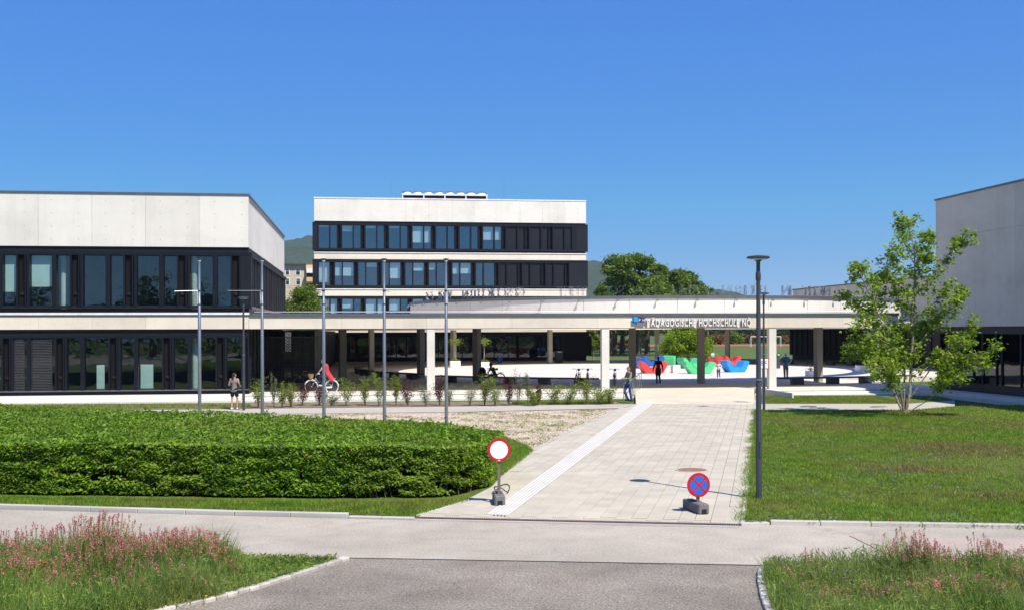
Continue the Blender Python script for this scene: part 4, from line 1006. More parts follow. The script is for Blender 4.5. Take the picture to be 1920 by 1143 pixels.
Pf = np.column_stack([xy, zf])[keep]; nr3 = nr3[keep]
m2 = Pf[:, 0] > -14; Pf = Pf[m2]; nr3 = nr3[m2]
V1, F1 = leaf_cloud(Pt, 0.052, 0.35, 0.95); nr3 = nr3 * np.array([.55, .55, 1.7]); V2, F2 = leaf_cloud(Pf, 0.058, 0.55, 0.95, normal=nr3)
xy, nr = along([(p[0], p[1]) for p in hf] + [hb[0]], 30000); inn = RS.uniform(-.02, .55, len(xy)); xy = xy - nr * inn[:, None]
zr_ = htop(xy[:, 0], xy[:, 1]) - RS.uniform(0, .45, len(xy)); P3 = np.column_stack([xy, zr_])[xy[:, 0] > -14]; V3, F3 = leaf_cloud(P3, 0.046, 0.45, 0.95)
V = np.concatenate([V1, V2, V3]); F = np.concatenate([F1, F2 + len(V1), F3 + len(V1) + len(V2)]); V -= np.array([-3, 26, 0.03])
link('crown', np_mesh('crown', V, F, M['hedge']), HD)
bq = RS.randint(0, len(Pf), 500); Vb_, Fb_ = leaf_cloud(Pf[bq] + RS.normal(size=(500, 3)) * .05, .04, .4, .9); Vb_ -= np.array([-3, 26, .03]); link('withered_leaves', np_mesh('withered_leaves', Vb_, Fb_, M['withered']), HD)['kind'] = 'stuff'
sq2 = Pt[RS.randint(0, len(Pt), 420)]; sh_ = []
for s0 in sq2: sh_.append(s0 + np.column_stack([RS.normal(size=7) * .025, RS.normal(size=7) * .025, np.linspace(.02, RS.uniform(.06, .17), 7)]))
Vb_, Fb_ = leaf_cloud(np.concatenate(sh_), .04, .3, .9); Vb_ -= np.array([-3, 26, .03]); link('stray_shoots', np_mesh('stray_shoots', Vb_, Fb_, M['hedge']), HD)['kind'] = 'stuff'
st = MB()
for i in range(70):
    xy1, _ = along(hf, 1); x, y = xy1[0]; 
    if x > -12: st.tube([(x + 3 , y - 26 + 0.12, 0), (x + 3 + random.uniform(-.15, .15), y - 26 + 0.15, 0.6)], 0.012, 5)
st.build('stems', M['twig'], HD)['kind'] = 'stuff'

# ---- grass on the lawns
def grass_patch(name, poly, n, h, wd, mat, z=0.035, mask=None, maxd=60):
    q = scatter(poly, n)
    if mask is not None: q = q[mask(q)]
    V, F = blades(np.column_stack([q, np.full(len(q), z)]), h, wd, 0.5)
    o = link(name, np_mesh(name, V, F, M[mat])); return tag(o, kind='stuff')
dry = lambda q: (vnoise(q[:, 0], q[:, 1], 3.5, 2) + 0.35 * vnoise(q[:, 0], q[:, 1], 0.8, 8) + RS.uniform(-.4, .4, len(q)) < 0.80)
near_r = gp([(1393, 982), (1400, 930), (1405, 870), (1408, 830), (2000, 830)]) + [(17.5, 17.6), (7.5, 20.0)]
near_r = gp([(1393, 982), (1400, 930), (1405, 870), (1408, 830), (1980, 830), (1980, 993), (1442, 983)])
grass_patch('grass', near_r, 150000, 0.065, 0.014, 'grass', mask=dry)
grass_patch('dry_grass', near_r, 26000, 0.045, 0.010, 'drygrass', mask=lambda q: vnoise(q[:, 0], q[:, 1], 3.5, 2) + RS.uniform(-.35, .35, len(q)) > 0.50)
grass_patch('dry_grass', gp([(1408, 830), (1413, 770), (1700, 770), (1920, 790), (1980, 830)]), 30000, 0.06, 0.018, 'drygrass', mask=lambda q: vnoise(q[:, 0], q[:, 1], 3.5, 2) + RS.uniform(-.35, .35, len(q)) > 0.50)
far_r = gp([(1408, 830), (1413, 770), (1700, 770), (1920, 790), (1980, 830)])
grass_patch('grass', far_r, 90000, 0.075, 0.022, 'grass', mask=dry)
rest = [p for p in lawn_r]
q = scatter(rest, 110000); q = q[~in_poly(q[:, 0], q[:, 1], near_r) & ~in_poly(q[:, 0], q[:, 1], far_r)][:52000]; V, F = blades(np.column_stack([q, np.full(len(q), .035)]), .08, .024, .5); tag(link('grass', np_mesh('grass', V, F, M['grass'])), kind='stuff')
# broadleaf weeds in the lawn
q = scatter(near_r, 900); q = q[vnoise(q[:, 0], q[:, 1], 1.2, 6) > 0.62]; P_ = np.repeat(np.column_stack([q, np.full(len(q), 0.06)]), 9, 0) + RS.normal(size=(len(q) * 9, 3)) * np.array([0.09, 0.09, 0.012])
V, F = leaf_cloud(P_, 0.045, 1.2, 0.8); tag(link('lawn_weeds', np_mesh('lawn_weeds', V, F, M['shrub_s'])), kind='stuff')
strip_l = [(-13, 26.15), (-7.5, 24.4), (-2.57, 22.8), (0.2, 22.15), (0.95, 21.8)] + gp([(830, 954), (880, 939), (855, 940), (700, 944), (440, 942), (0, 934)])
grass_patch('grass', strip_l, 30000, 0.07, 0.013, 'grass')
grass_patch('grass', gp([(930, 905), (945, 891), (1000, 847), (985, 836), (940, 818), (905, 830), (925, 880)]), 14000, 0.08, 0.013, 'grass')
grass_patch('grass', gp([(1418, 756), (1416, 743), (1640, 742), (1700, 756)]), 16000, 0.07, 0.02, 'grass')
grass_patch('dry_grass', gp([(1418, 756), (1416, 743), (1640, 742), (1700, 756)]), 9000, 0.06, 0.018, 'drygrass')
grass_patch('grass', gp([(-200, 770), (300, 767), (470, 766), (470, 758), (300, 758), (-200, 761)]), 12000, 0.10, 0.02, 'grass')
grass_patch('grass', gp([(960, 759), (1150, 757), (1150, 753), (960, 755)]), 5000, 0.10, 0.02, 'grass')
eq, en = along(gp([(1391, 983), (1399, 930), (1405, 870), (1413, 769)]), 5200); eq = eq + en * 0.0 + np.column_stack([RS.normal(.03, .10, len(eq)), np.zeros(len(eq))]); eq = eq[vnoise(eq[:, 0] * 0, eq[:, 1], .45, 3) > .35]
V, F = blades(np.column_stack([eq, np.full(len(eq), .035)]), .09, .014, .8); tag(link('edge_grass', np_mesh('edge_grass', V, F, M['grass'])), kind='stuff')
kq, kn = along([(-12, 25.75), (-7.5, 24.36), (-2.57, 22.78), (-0.35, 22.15)], 3000); kq = kq[vnoise(kq[:, 0], kq[:, 0] * 0, .5, 6) > .45]; V, F = blades(np.column_stack([kq, np.full(len(kq), .04)]), .13, .014, .6); tag(link('edge_grass', np_mesh('edge_grass', V, F, M['grass'])), kind='stuff')
# worn, dry spots in the lawn
for (px, py, rx, n_) in ((1840, 846, 1.3, 5200), (1790, 838, .8, 2600), (1700, 882, .8, 2000), (1590, 800, 1.0, 2000), (1890, 935, .6, 1200)):
    x0_, y0_ = G(px, py); q = RS.normal(size=(n_, 2)) * np.array([rx, rx * .7]) + np.array([x0_, y0_]); q = q[q[:, 0] < 31]
    V, F = blades(np.column_stack([q, np.full(len(q), .04)]), .085, .016, .7); tag(link('dry_grass', np_mesh('dry_grass', V, F, M['drygrass'])), kind='stuff')
# weeds on the gravel
gq = scatter(gp([(560, 778), (860, 774), (1150, 768), (1090, 796), (1003, 838), (962, 830), (900, 803), (700, 792)]), 700)
gq = gq[vnoise(gq[:, 0], gq[:, 1], 1.4, 12) > 0.45]
P_ = np.repeat(np.column_stack([gq, np.full(len(gq), 0.04)]), 14, 0) + RS.normal(size=(len(gq) * 14, 3)) * np.array([0.11, 0.11, 0.02])
V, F = leaf_cloud(P_, 0.04, 0.8, 0.6); tag(link('gravel_weeds', np_mesh('gravel_weeds', V, F, M['shrub_g'])), kind='stuff')
sq_ = scatter(gp([(480, 781), (860, 774), (1150, 768), (1090, 796), (1003, 840), (962, 834), (900, 805), (700, 794)]), 9000)
Vb = []; n = len(sq_); s_ = RS.uniform(0.012, 0.035, n)
base = np.array([[-1, -1, 0], [1, -1, 0], [1, 1, 0], [-1, 1, 0], [0, 0, 0.9]]) ; V = np.column_stack([sq_, np.full(n, 0.012)])[:, None, :] + base[None] * s_[:, None, None] * RS.uniform(0.6, 1.2, (n, 5, 1))
b_ = (np.arange(n) * 5)[:, None]; F = np.concatenate([np.concatenate([b_ + i, b_ + (i + 1) % 4, b_ + 4], 1) for i in range(4)], 0)
M['pebble'] = plain('limestone_pebbles', (0.50, 0.42, 0.32), 0.9, isl=0.25)
tag(link('pebbles', np_mesh('pebbles', V.reshape(-1, 3), F, M['pebble'])), kind='stuff')

# ---- foreground wildflower beds
def flower_bed(poly, n_grass, spikes, tall, seed, hmap):
    rs = np.random.RandomState(seed)
    flat_poly('flower_bed', poly, 0.02, M['lawn'], thick=0.1, kind='structure')
    q = scatter(poly, n_grass, rs); hh = hmap(q) * rs.uniform(0.35, 1.15, len(q))
    V, F = blades(np.column_stack([q, np.full(len(q), 0.02)]), hh, 0.015, 0.38, rs)
    tag(link('meadow_grass', np_mesh('meadow_grass', V, F, M['meadow'])), kind='stuff')
    q2 = scatter(poly, n_grass // 3, rs); h2 = hmap(q2) * rs.uniform(0.1, 0.8, len(q2))
    V, F = leaf_cloud(np.column_stack([q2, 0.03 + h2]), 0.046, 0.3, 0.45, rs); tag(link('meadow_leaves', np_mesh('meadow_leaves', V, F, M['meadow'])), kind='stuff')
    # flowering stalks: stem + spike of small petals
    sp = np.concatenate([np.column_stack([s, np.zeros(0)]) if False else s for s in spikes]); k = len(sp)
    hh = hmap(sp[:, :2]) * rs.uniform(0.75, 1.55, k) + sp[:, 2]; lean = rs.normal(size=(k, 2)) * 0.10 * hh[:, None]
    stm = MB()
    topx = sp[:, :2] + lean
    Vs, Fs = [], []
    for i in range(k):
        a = np.array([sp[i, 0], sp[i, 1], 0.02]); b = np.array([topx[i, 0], topx[i, 1], hh[i]]); w_ = np.array([0.0045, 0.001, 0]); n0 = len(Vs) 
        Vs += [a - w_, a + w_, b + w_ * 0.6, b - w_ * 0.6]; Fs.append((n0, n0 + 1, n0 + 2, n0 + 3))
        w2 = np.array([0.001, 0.0045, 0]); n0 += 4; Vs += [a - w2, a + w2, b + w2 * 0.6, b - w2 * 0.6]; Fs.append((n0, n0 + 1, n0 + 2, n0 + 3))
    tag(link('flower_stalks', np_mesh('flower_stalks', Vs, Fs, M['meadow'])), kind='stuff')
    m = 16; u = np.tile(np.linspace(0, 1, m), k); idx = np.repeat(np.arange(k), m); L_ = np.repeat(rs.uniform(0.05, 0.12, k), m)
    d = np.column_stack([lean / hh[:, None] * 0.8, np.ones(k)])[idx]
    P_ = np.column_stack([topx, hh])[idx] - d * (u * L_)[:, None] + rs.normal(size=(k * m, 3)) * np.array([1, 1, 0.4]) * (0.004 + 0.011 * np.sqrt(u))[:, None]
    V, F = leaf_cloud(P_, 0.0135, 0.2, 1.0, rs); tag(link('pink_flower_spikes', np_mesh('pink_flower_spikes', V, F, M['pink'])), kind='stuff')
    # stem leaves
    m = 9; idx = np.repeat(np.arange(k), m); u = rs.uniform(0.15, 0.85, k * m); A = np.column_stack([sp[:, :2], np.zeros(k)])[idx]; B = np.column_stack([topx, hh])[idx]
    P_ = A * (1 - u)[:, None] + B * u[:, None] + rs.normal(size=(k * m, 3)) * 0.025
    V, F = leaf_cloud(P_, 0.028, 0.2, 0.4, rs); tag(link('stalk_leaves', np_mesh('stalk_leaves', V, F, M['meadow'])), kind='stuff')
def spots(px, py, n, sx, sy, dh, seed):
    rs = np.random.RandomState(seed); x, y = G(px, py); return np.column_stack([x + rs.normal(size=n) * sx, y + rs.normal(size=n) * sy, np.full(n, dh)])
bedL = gp([(644, 1050), (560, 1078), (480, 1103), (400, 1126), (300, 1147), (100, 1196), (-300, 1330), (-500, 1250), (-420, 1062), (0, 1050), (430, 1046)])
bedL = [(p[0] - 0.05, p[1]) for p in bedL]
xk = [G(640, 1050)[0], G(430, 1050)[0]]
def hL(q):
    dx = np.clip((G(445, 1075)[0] - q[:, 0]) / 0.35, 0, 1); return 0.10 + 0.42 * dx * (0.55 + 0.6 * vnoise(q[:, 0], q[:, 1], 0.8, 31))
S_ = [spots(180, 1085, 240, .33, .35, .12, 1), spots(250, 1095, 160, .3, .3, .02, 2), spots(330, 1075, 160, .22, .3, .05, 3), spots(400, 1080, 100, .16, .25, 0, 4), spots(40, 1070, 80, .3, .25, .1, 5),
      spots(100, 1110, 80, .4, .3, -.05, 6), spots(20, 1125, 170, .35, .25, -.12, 7), spots(240, 1130, 70, .4, .2, -.12, 8), spots(-80, 1075, 100, .4, .3, .05, 9)]
S_ = [s[in_poly(s[:, 0], s[:, 1], bedL)] for s in S_]
flower_bed(bedL, 62000, S_, 0.6, 41, hL)
bedR = gp([(1454, 1062), (1442, 1064), (1434, 1070), (1431, 1080), (1432, 1096), (1439, 1122), (1450, 1152), (1462, 1200), (1520, 1400), (2300, 1400), (2300, 1066), (1960, 1062), (1700, 1062)])
def hR(q):
    return 0.13 + 0.22 * vnoise(q[:, 0], q[:, 1], 0.9, 77) + 0.22 * np.exp(-((q[:, 0] - G(1720, 1085)[0]) / 0.35) ** 2) + 0.14 * np.exp(-((q[:, 0] - G(1870, 1090)[0]) / 0.3) ** 2)
S_ = [spots(1725, 1085, 120, .24, .22, .10, 11), spots(1560, 1120, 95, .2, .12, -.08, 12), spots(1860, 1080, 70, .3, .25, .05, 13), spots(1780, 1130, 90, .4, .15, -.1, 14), spots(1660, 1125, 40, .3, .15, -.1, 15), spots(1530, 1078, 14, .12, .1, .0, 16), spots(1905, 1120, 50, .3, .15, -.1, 17), spots(1490, 1110, 10, .15, .15, -.05, 18)]
S_ = [s[in_poly(s[:, 0], s[:, 1], bedR)] for s in S_]
flower_bed(bedR, 46000, S_, 0.6, 42, hR)
def blossom(px, py, z, mat, r, label, name, cat, n=5, group=None):
    x, y = G(px, py, z); t = empty(name, (x, y, 0.02), random.uniform(0, 6), label, cat, group)
    MB().tube([(0.03, 0.02, 0), (0.01, 0, z * 0.6), (0, 0, z - 0.02)], 0.004, 5).build('stem', M['meadow'], t)
    for i in range(n):
        a = 2 * math.pi * i / n; m = MB(); c, s = math.cos(a), math.sin(a)
        m.v = [(0, 0, z - 0.02), (c * r * .6 - s * r * .5, s * r * .6 + c * r * .5, z), (c * r, s * r, z + r * .3), (c * r * .6 + s * r * .5, s * r * .6 - c * r * .5, z)]; m.f = [(0, 1, 2, 3)]; m.build('petal', M[mat], t)
blossom(82, 1057, .40, 'poppy', .045, 'red poppy at the upper left of the left flower bed, lower of the pair', 'poppy', 'flower'); blossom(88, 1029, .45, 'poppy', .035, 'red poppy highest in the left flower bed, near the road edge', 'poppy', 'flower'); blossom(148, 1079, .35, 'poppy', .03, 'small red poppy among pink spikes in the left bed, right of the others', 'poppy', 'flower')
for i, (px, py) in enumerate(((357, 1112), (387, 1105), (385, 1119), (354, 1098), (397, 1100))): blossom(px, py, .10, 'yellow', .022, 'small yellow buttercup near the kerb of the left flower bed', 'buttercup', 'flower', 5, 'yellow buttercups by the left kerb')
for i, (px, py, z) in enumerate(((1560, 1071, .25), (1587, 1073, .25), (1582, 1086, .2), (1594, 1090, .2))): blossom(px, py, z, 'violet', .03, 'violet flower in the right flower bed near its left end', 'violet_flower', 'flower', 6, 'violet flowers in the right bed')
for (px, py) in ((1557, 978), (1564, 977)): blossom(px, py, .06, 'whitefl', .03, 'small white daisy in the lawn by the kerb', 'daisy', 'flower', 6, 'daisies by the kerb')
blossom(1667, 975, .08, 'poppy', .035, 'single red poppy in the right lawn by the kerb', 'poppy', 'flower')

# ---- trees
def tree(name, label, cat, base, h, blobs, n, leaf, mat, trunk_r=0.18, bark='bark', group=None, lim=10, seed=1, cl_n=60, up=0.3):
    """blobs: (dx,dy,z,rx,ry,rz) crown lobes; leaves hang in clumps through them"""
    rs = np.random.RandomState(seed); t = empty(name, (base[0], base[1], 0), 0, label, cat, group)
    tk = MB(); zc = max(1.0, min(b[2] - b[5] * 0.5 for b in blobs)); topz = max(b[2] for b in blobs)
    tk.tube([(0, 0, -0.05), (0.03, 0.02, zc * 0.5), (0.0, 0.05, zc), (0.05, 0, topz)], [trunk_r * 1.25, trunk_r, trunk_r * 0.85, trunk_r * 0.25], 8)
    P = []; per = max(6, n // (len(blobs) * cl_n))
    for b in blobs:
        c = np.array(b[:3]); r = np.array(b[3:])
        u = rs.normal(size=(cl_n, 3)); u /= np.linalg.norm(u, axis=1)[:, None]; u *= rs.uniform(0.45, 1.05, cl_n)[:, None]
        cc = c + u * r
        for k in range(min(lim, cl_n)):
            e = cc[k]; s0 = max(zc * 0.8, min(topz * 0.8, e[2] - r[2] * rs.uniform(0.4, 0.9)))
            tk.tube([(0.02, 0.02, s0), ((e[0]) * .45, (e[1]) * .45, (s0 + e[2]) / 2 + 0.1), tuple(e)], [trunk_r * 0.35, trunk_r * 0.2, trunk_r * 0.05], 5)
        rad = r.mean() * 0.20
        P.append((np.repeat(cc, per, 0) + rs.normal(size=(cl_n * per, 3)) * rad * np.array([1, 1, 0.65])))
    P = np.concatenate(P); P = P[P[:, 2] > 0.25]
    tk.build('trunk', M[bark], t, smooth=True)
    V, F = leaf_cloud(P, leaf, up, 0.9, rs); link('crown', np_mesh('crown', V, F, M[mat]), t)
    return t
# the young plane tree on the right lawn: many stems from one root
bx, by = G(1697, 781); Dt = 47.5
PT = empty('plane_tree', (bx, by, 0.03), 0, 'young multi-stemmed tree with bright lobed leaves on the right lawn', 'tree')
rs = np.random.RandomState(5); wood = MB(); LP = []
ms = FPX / Dt
def loc(px, py, dy=0.0): return np.array([(px - 1697) / ms, dy, (781 - py) / ms])
def limb(pts, r0, r1, twigs, leafy=0.25, tl=0.64, nl=27):
    pts = [np.array(p, float) for p in pts]; n = len(pts); rr = [r0 + (r1 - r0) * i / (n - 1) for i in range(n)]
    cr = []                                                   # smooth the line
    for i in range(n - 1):
        for u in (0, 0.33, 0.66):
            p = pts[i] * (1 - u) + pts[i + 1] * u + rs.normal(size=3) * 0.02 * (i > 0); cr.append((p, rr[i] * (1 - u) + rr[i + 1] * u))
    cr.append((pts[-1], rr[-1])); wood.tube([tuple(p) for p, _ in cr], [r for _, r in cr], 7)
    for k in range(twigs):
        f = leafy + (1 - leafy) * (k + rs.uniform()) / twigs; ii = min(int(f * (len(cr) - 1)), len(cr) - 2); p0 = cr[ii][0]; ax_ = cr[ii + 1][0] - cr[ii][0]; ax_ /= np.linalg.norm(ax_)
        d = rs.normal(size=3); d -= d.dot(ax_) * ax_; d /= np.linalg.norm(d); d = d * 0.9 + ax_ * 0.55 + np.array([0, 0, 0.25]); d /= np.linalg.norm(d); L_ = tl * rs.uniform(0.45, 1.15)
        p1 = p0 + d * L_ * 0.55 + np.array([0, 0, 0.03]); p2 = p0 + d * L_ + np.array([0, 0, -0.04 + 0.1 * rs.uniform()])
        wood.tube([tuple(p0), tuple(p1), tuple(p2)], [0.016, 0.011, 0.005], 5)
        for u in np.concatenate([rs.uniform(0.35, 1.0, nl // 2), rs.uniform(0.75, 1.05, nl - nl // 2)]):
            LP.append(p0 + (p2 - p0) * u + rs.normal(size=3) * np.array([0.12, 0.12, 0.10]))
    e = cr[-1][0]
    for k in range(14): LP.append(e + rs.normal(size=3) * 0.12)
limb([loc(1697, 781), loc(1706, 735), loc(1714, 660, .1), loc(1716, 560), loc(1714, 480, -.1), loc(1700, 418)], .075, .012, 40, .30, .78)
limb([loc(1697, 781), loc(1700, 740, .2), loc(1708, 690, .5), loc(1722, 600, .6), loc(1740, 500, .8), loc(1745, 440, .8)], .055, .01, 30, .35, .8)
limb([loc(1695, 781), loc(1684, 735, -.2), loc(1668, 690, -.3), loc(1650, 640, -.4), loc(1625, 560, -.5), loc(1612, 500, -.4)], .055, .009, 30, .32, .75)
limb([loc(1695, 781), loc(1678, 720, .5), loc(1660, 650, .9), loc(1662, 560, 1.0), loc(1690, 480, 1.0)], .05, .01, 26, .3, .75)
limb([loc(1650, 645, -.4), loc(1620, 630, -.6), loc(1580, 610, -.8)], .022, .006, 13, .2, .6)
limb([loc(1655, 700, -.2), loc(1625, 660, -.5), loc(1585, 640, -.3)], .022, .006, 14, .25, .6)
limb([loc(1670, 695, -.3), loc(1640, 690, -.9), loc(1600, 690, -1.2)], .022, .006, 12, .3, .6)
limb([loc(1696, 778), loc(1668, 740, -.7), loc(1648, 722, -1.0), loc(1635, 700, -1.1)], .025, .007, 12, .45, .55)
limb([loc(1716, 560), loc(1750, 520, -.3), loc(1785, 470, -.5), loc(1800, 455, -.5)], .028, .006, 20, .25, .6)
limb([loc(1714, 660), loc(1760, 610, .2), loc(1800, 580, .3), loc(1822, 545, .3)], .03, .006, 18, .25, .6)
limb([loc(1716, 600), loc(1750, 570, -.5), loc(1790, 545, -.6)], .025, .006, 16, .2, .6)
limb([loc(1708, 700), loc(1760, 668, -.2), loc(1800, 645, -.2), loc(1830, 600, -.1)], .028, .006, 14, .35, .5)
limb([loc(1708, 745), loc(1740, 690, -.4), loc(1765, 690, -.6), loc(1800, 670, -.7), loc(1860, 655, -.8)], .03, .006, 22, .25, .55)
limb([loc(1735, 715, -.5), loc(1770, 715, -.8), loc(1800, 690, -.9), loc(1835, 680, -.9)], .022, .006, 20, .1, .55)
limb([loc(1700, 776), loc(1725, 755, -.3), loc(1748, 738, -.5), loc(1752, 705, -.5), loc(1775, 690, -.6)], .028, .008, 14, .5, .5)
limb([loc(1630, 580, -.5), loc(1600, 530, -.6), loc(1585, 510, -.6)], .018, .005, 12, .2, .5)
limb([loc(1714, 500), loc(1690, 440, .2), loc(1698, 415, .2)], .016, .005, 9, .3, .45)
limb([loc(1716, 620, .1), loc(1690, 560, -.5), loc(1668, 500, -.6), loc(1664, 470, -.6)], .022, .005, 16, .35, .5)
limb([loc(1690, 640, .2), loc(1650, 600, .3), loc(1612, 580, .3), loc(1578, 560, .2)], .022, .006, 22, .2, .55)
limb([loc(1700, 600, .3), loc(1690, 540, .5), loc(1650, 520, .6)], .022, .006, 18, .2, .55)
limb([loc(1680, 720, .1), loc(1640, 680, .3), loc(1590, 665, .3)], .022, .006, 18, .3, .5)
limb([loc(1712, 650, .2), loc(1745, 620, .5), loc(1775, 600, .5)], .022, .006, 18, .2, .5)
limb([loc(1714, 540, .0), loc(1735, 480, -.4), loc(1738, 445, -.4)], .02, .005, 16, .2, .45)
limb([loc(1705, 700, .3), loc(1690, 650, .6), loc(1700, 610, .7)], .022, .006, 16, .2, .5)
limb([loc(1720, 700, -.3), loc(1770, 660, -.5), loc(1815, 640, -.5)], .022, .006, 18, .2, .5)
wood.build('trunk', M['bark_pale'], PT, smooth=True)
V, F = lobed_cloud(np.array(LP), 0.092, 0.4, rs); link('crown', np_mesh('crown', V, F, M['plane']), PT)
q = scatter([(bx - .6, by - .5), (bx + .7, by - .5), (bx + .7, by + .4), (bx - .6, by + .4)], 900); V, F = leaf_cloud(np.column_stack([q, RS.uniform(.05, .28, 900)]), .05, .3, .5); V -= np.array([bx, by, .03]); link('root_suckers', np_mesh('root_suckers', V, F, M['shrub_g']), PT)['kind'] = 'stuff'

# background trees
def far_tree(px, d, top, wpx, label, mat='treeleaf', n=9000, leaf=None, seed=1, name='broadleaf_tree', group='trees beyond the courtyard', lobes=7, botz=None, flat=0.55, bark='bark', tr=0.3):
    b = AT(px, d); H = HZ(px, top, d); W = wpx / FPX * d / 2; rs = np.random.RandomState(seed); lo = botz if botz is not None else H * 0.28
    bl = [(0, 0, (H + lo) / 2, W * .6, W * .6, (H - lo) * .36)]
    for i in range(lobes):
        a = 2 * math.pi * i / lobes + rs.uniform(-.4, .4); k = rs.uniform(.35, .72); zz = lo + (H - lo) * rs.uniform(.25, .78); s = rs.uniform(.32, .48)
        bl.append((math.cos(a) * W * k, math.sin(a) * W * k * .8, zz, W * s, W * s, min((H - zz), W * s) * .95))
    bl.append((rs.uniform(-.2, .2) * W, 0, H - W * .3 * flat, W * .4, W * .4, W * .3 * flat))
    return tree(name, label, 'tree', b, H, bl, n, leaf or max(0.12, W * 0.045), mat, tr, bark, group, 6, seed, 34)
far_tree(1192, 190, 479, 150, 'largest leafy tree above the ring parapet, right of the tall building', n=44000, seed=3, lobes=11)
far_tree(1128, 178, 535, 60, 'small tree at the tall building\'s right end, left of the largest tree', n=7000, seed=4)
far_tree(1272, 200, 510, 128, 'rounded tree right of the largest tree above the parapet', n=34000, seed=6, lobes=10)
far_tree(1326, 210, 538, 66, 'lowest tree at the right end of the group above the parapet', n=9000, seed=8)
far_tree(1234, 196, 497, 104, 'tree filling the gap between the two large crowns', 'treeleaf', n=26000, seed=9)
far_tree(1150, 205, 520, 70, 'dark tree behind the left flank of the largest tree', 'treeleaf2', n=9000, seed=12)
tree('broadleaf_tree', 'dense round tree in the gap between the left and the tall building', 'tree', AT(562, 118), 9, [(0, 0, 5.6, 2.0, 1.8, 2.6), (-1.1, 0, 5.4, 1.3, 1.3, 1.6), (1.3, 0, 5.6, 1.5, 1.4, 1.9), (.6, 0, 7.4, 1.2, 1.2, 1.2), (0, -.8, 5.0, 2.2, 1.2, 1.6)], 30000, .12, 'treeleaf', .25, 'bark', 'trees in the gap', 6, 15, 60)
far_tree(1112, 136, 618, 40, 'pale-stemmed young tree at the right end of the tall building\'s ground floor', 'shrub_g', n=6000, seed=21, botz=1.0, bark='bark_pale', tr=0.08, leaf=0.12)
far_tree(1290, 112, 600, 108, 'bushy young tree in the courtyard behind the coloured loungers', 'plane', n=16000, seed=25, botz=0.7, bark='bark_pale', tr=0.09, leaf=0.13, group='courtyard trees', name='courtyard_tree')
for i, (px, d, tp, wp) in enumerate(((1100, 230, 600, 60), (1150, 235, 590, 70), (1205, 240, 585, 70), (1255, 245, 585, 60), (1345, 330, 606, 80), (1395, 340, 610, 70), (1440, 340, 608, 70), (1480, 335, 607, 60), (1530, 340, 606, 70))):
    far_tree(px, d, tp, wp, ('dark tree in the row behind the sports field, %s from the left' % ('first', 'second', 'third', 'fourth', 'fifth', 'sixth', 'seventh', 'eighth', 'ninth')[i]), 'treeleaf2', n=5200, seed=30 + i, botz=0.6 if i > 3 else 3.0, group='tree row behind the sports field', leaf=0.42, tr=0.5)
for i, px in enumerate((1142, 1152, 1166, 1197, 1213, 1190)):
    b = AT(px, 165 + 6 * (i % 3)); t = empty('shade_tree', (b[0], b[1], 0), 0, 'shade tree with dark bare trunk on the back lawn, %s' % ('leftmost', 'second from left', 'third from left', 'fifth from left', 'rightmost', 'fourth from left')[i], 'tree', 'shade trees on the back lawn')
    MB().tube([(0, 0, 0), (.1, 0, 2.5), (.3 - .1 * i, 0, 6)], [.45, .36, .28], 8).build('trunk', M['bark'], t, smooth=True)
    rs = np.random.RandomState(60 + i); P_ = rs.normal(size=(1500, 3)) * np.array([2.6, 2.6, 0.9]) + np.array([.2, 0, 5.0]); P_ = P_[P_[:, 2] > 3.0]; V, F = leaf_cloud(P_, .3, .3, .8, rs); link('crown', np_mesh('crown', V, F, M['treeleaf2']), t)
M['bush_o'] = leaf_mat('rusty_bush_leaves', (0.19, 0.11, 0.035), .4, .25)
for i, (px, d, wp, hh, mt) in enumerate(((1340, 290, 40, 3.2, 'bush_o'), (1375, 300, 36, 3.6, 'treeleaf'), (1412, 305, 40, 3.0, 'bush_o'), (1446, 300, 36, 4.0, 'treeleaf2'), (1474, 305, 30, 3.0, 'bush_o'), (1325, 280, 26, 3.0, 'treeleaf'), (1120, 215, 30, 2.4, 'bush_o'), (1180, 220, 40, 2.2, 'bush_o'))):
    b = AT(px, d); W = wp / FPX * d / 2; tree('field_bush', 'bush behind the sports field, %s' % ('rusty, by the far column', 'green, second along', 'rusty, behind the goal\'s left', 'dark green, behind the goal', 'rusty, right of the goal', 'green, nearest the courtyard tree', 'rusty, behind the leftmost trunks', 'rusty, behind the rightmost trunks')[i], 'bush', b, hh, [(0, 0, hh * .5, W, W, hh * .5), (W * .5, 0, hh * .4, W * .6, W * .6, hh * .4), (-W * .5, 0, hh * .45, W * .6, W * .6, hh * .4)], 1500, .3, mt, .1, 'bark', 'bushes behind the sports field', 4, 80 + i, 30)

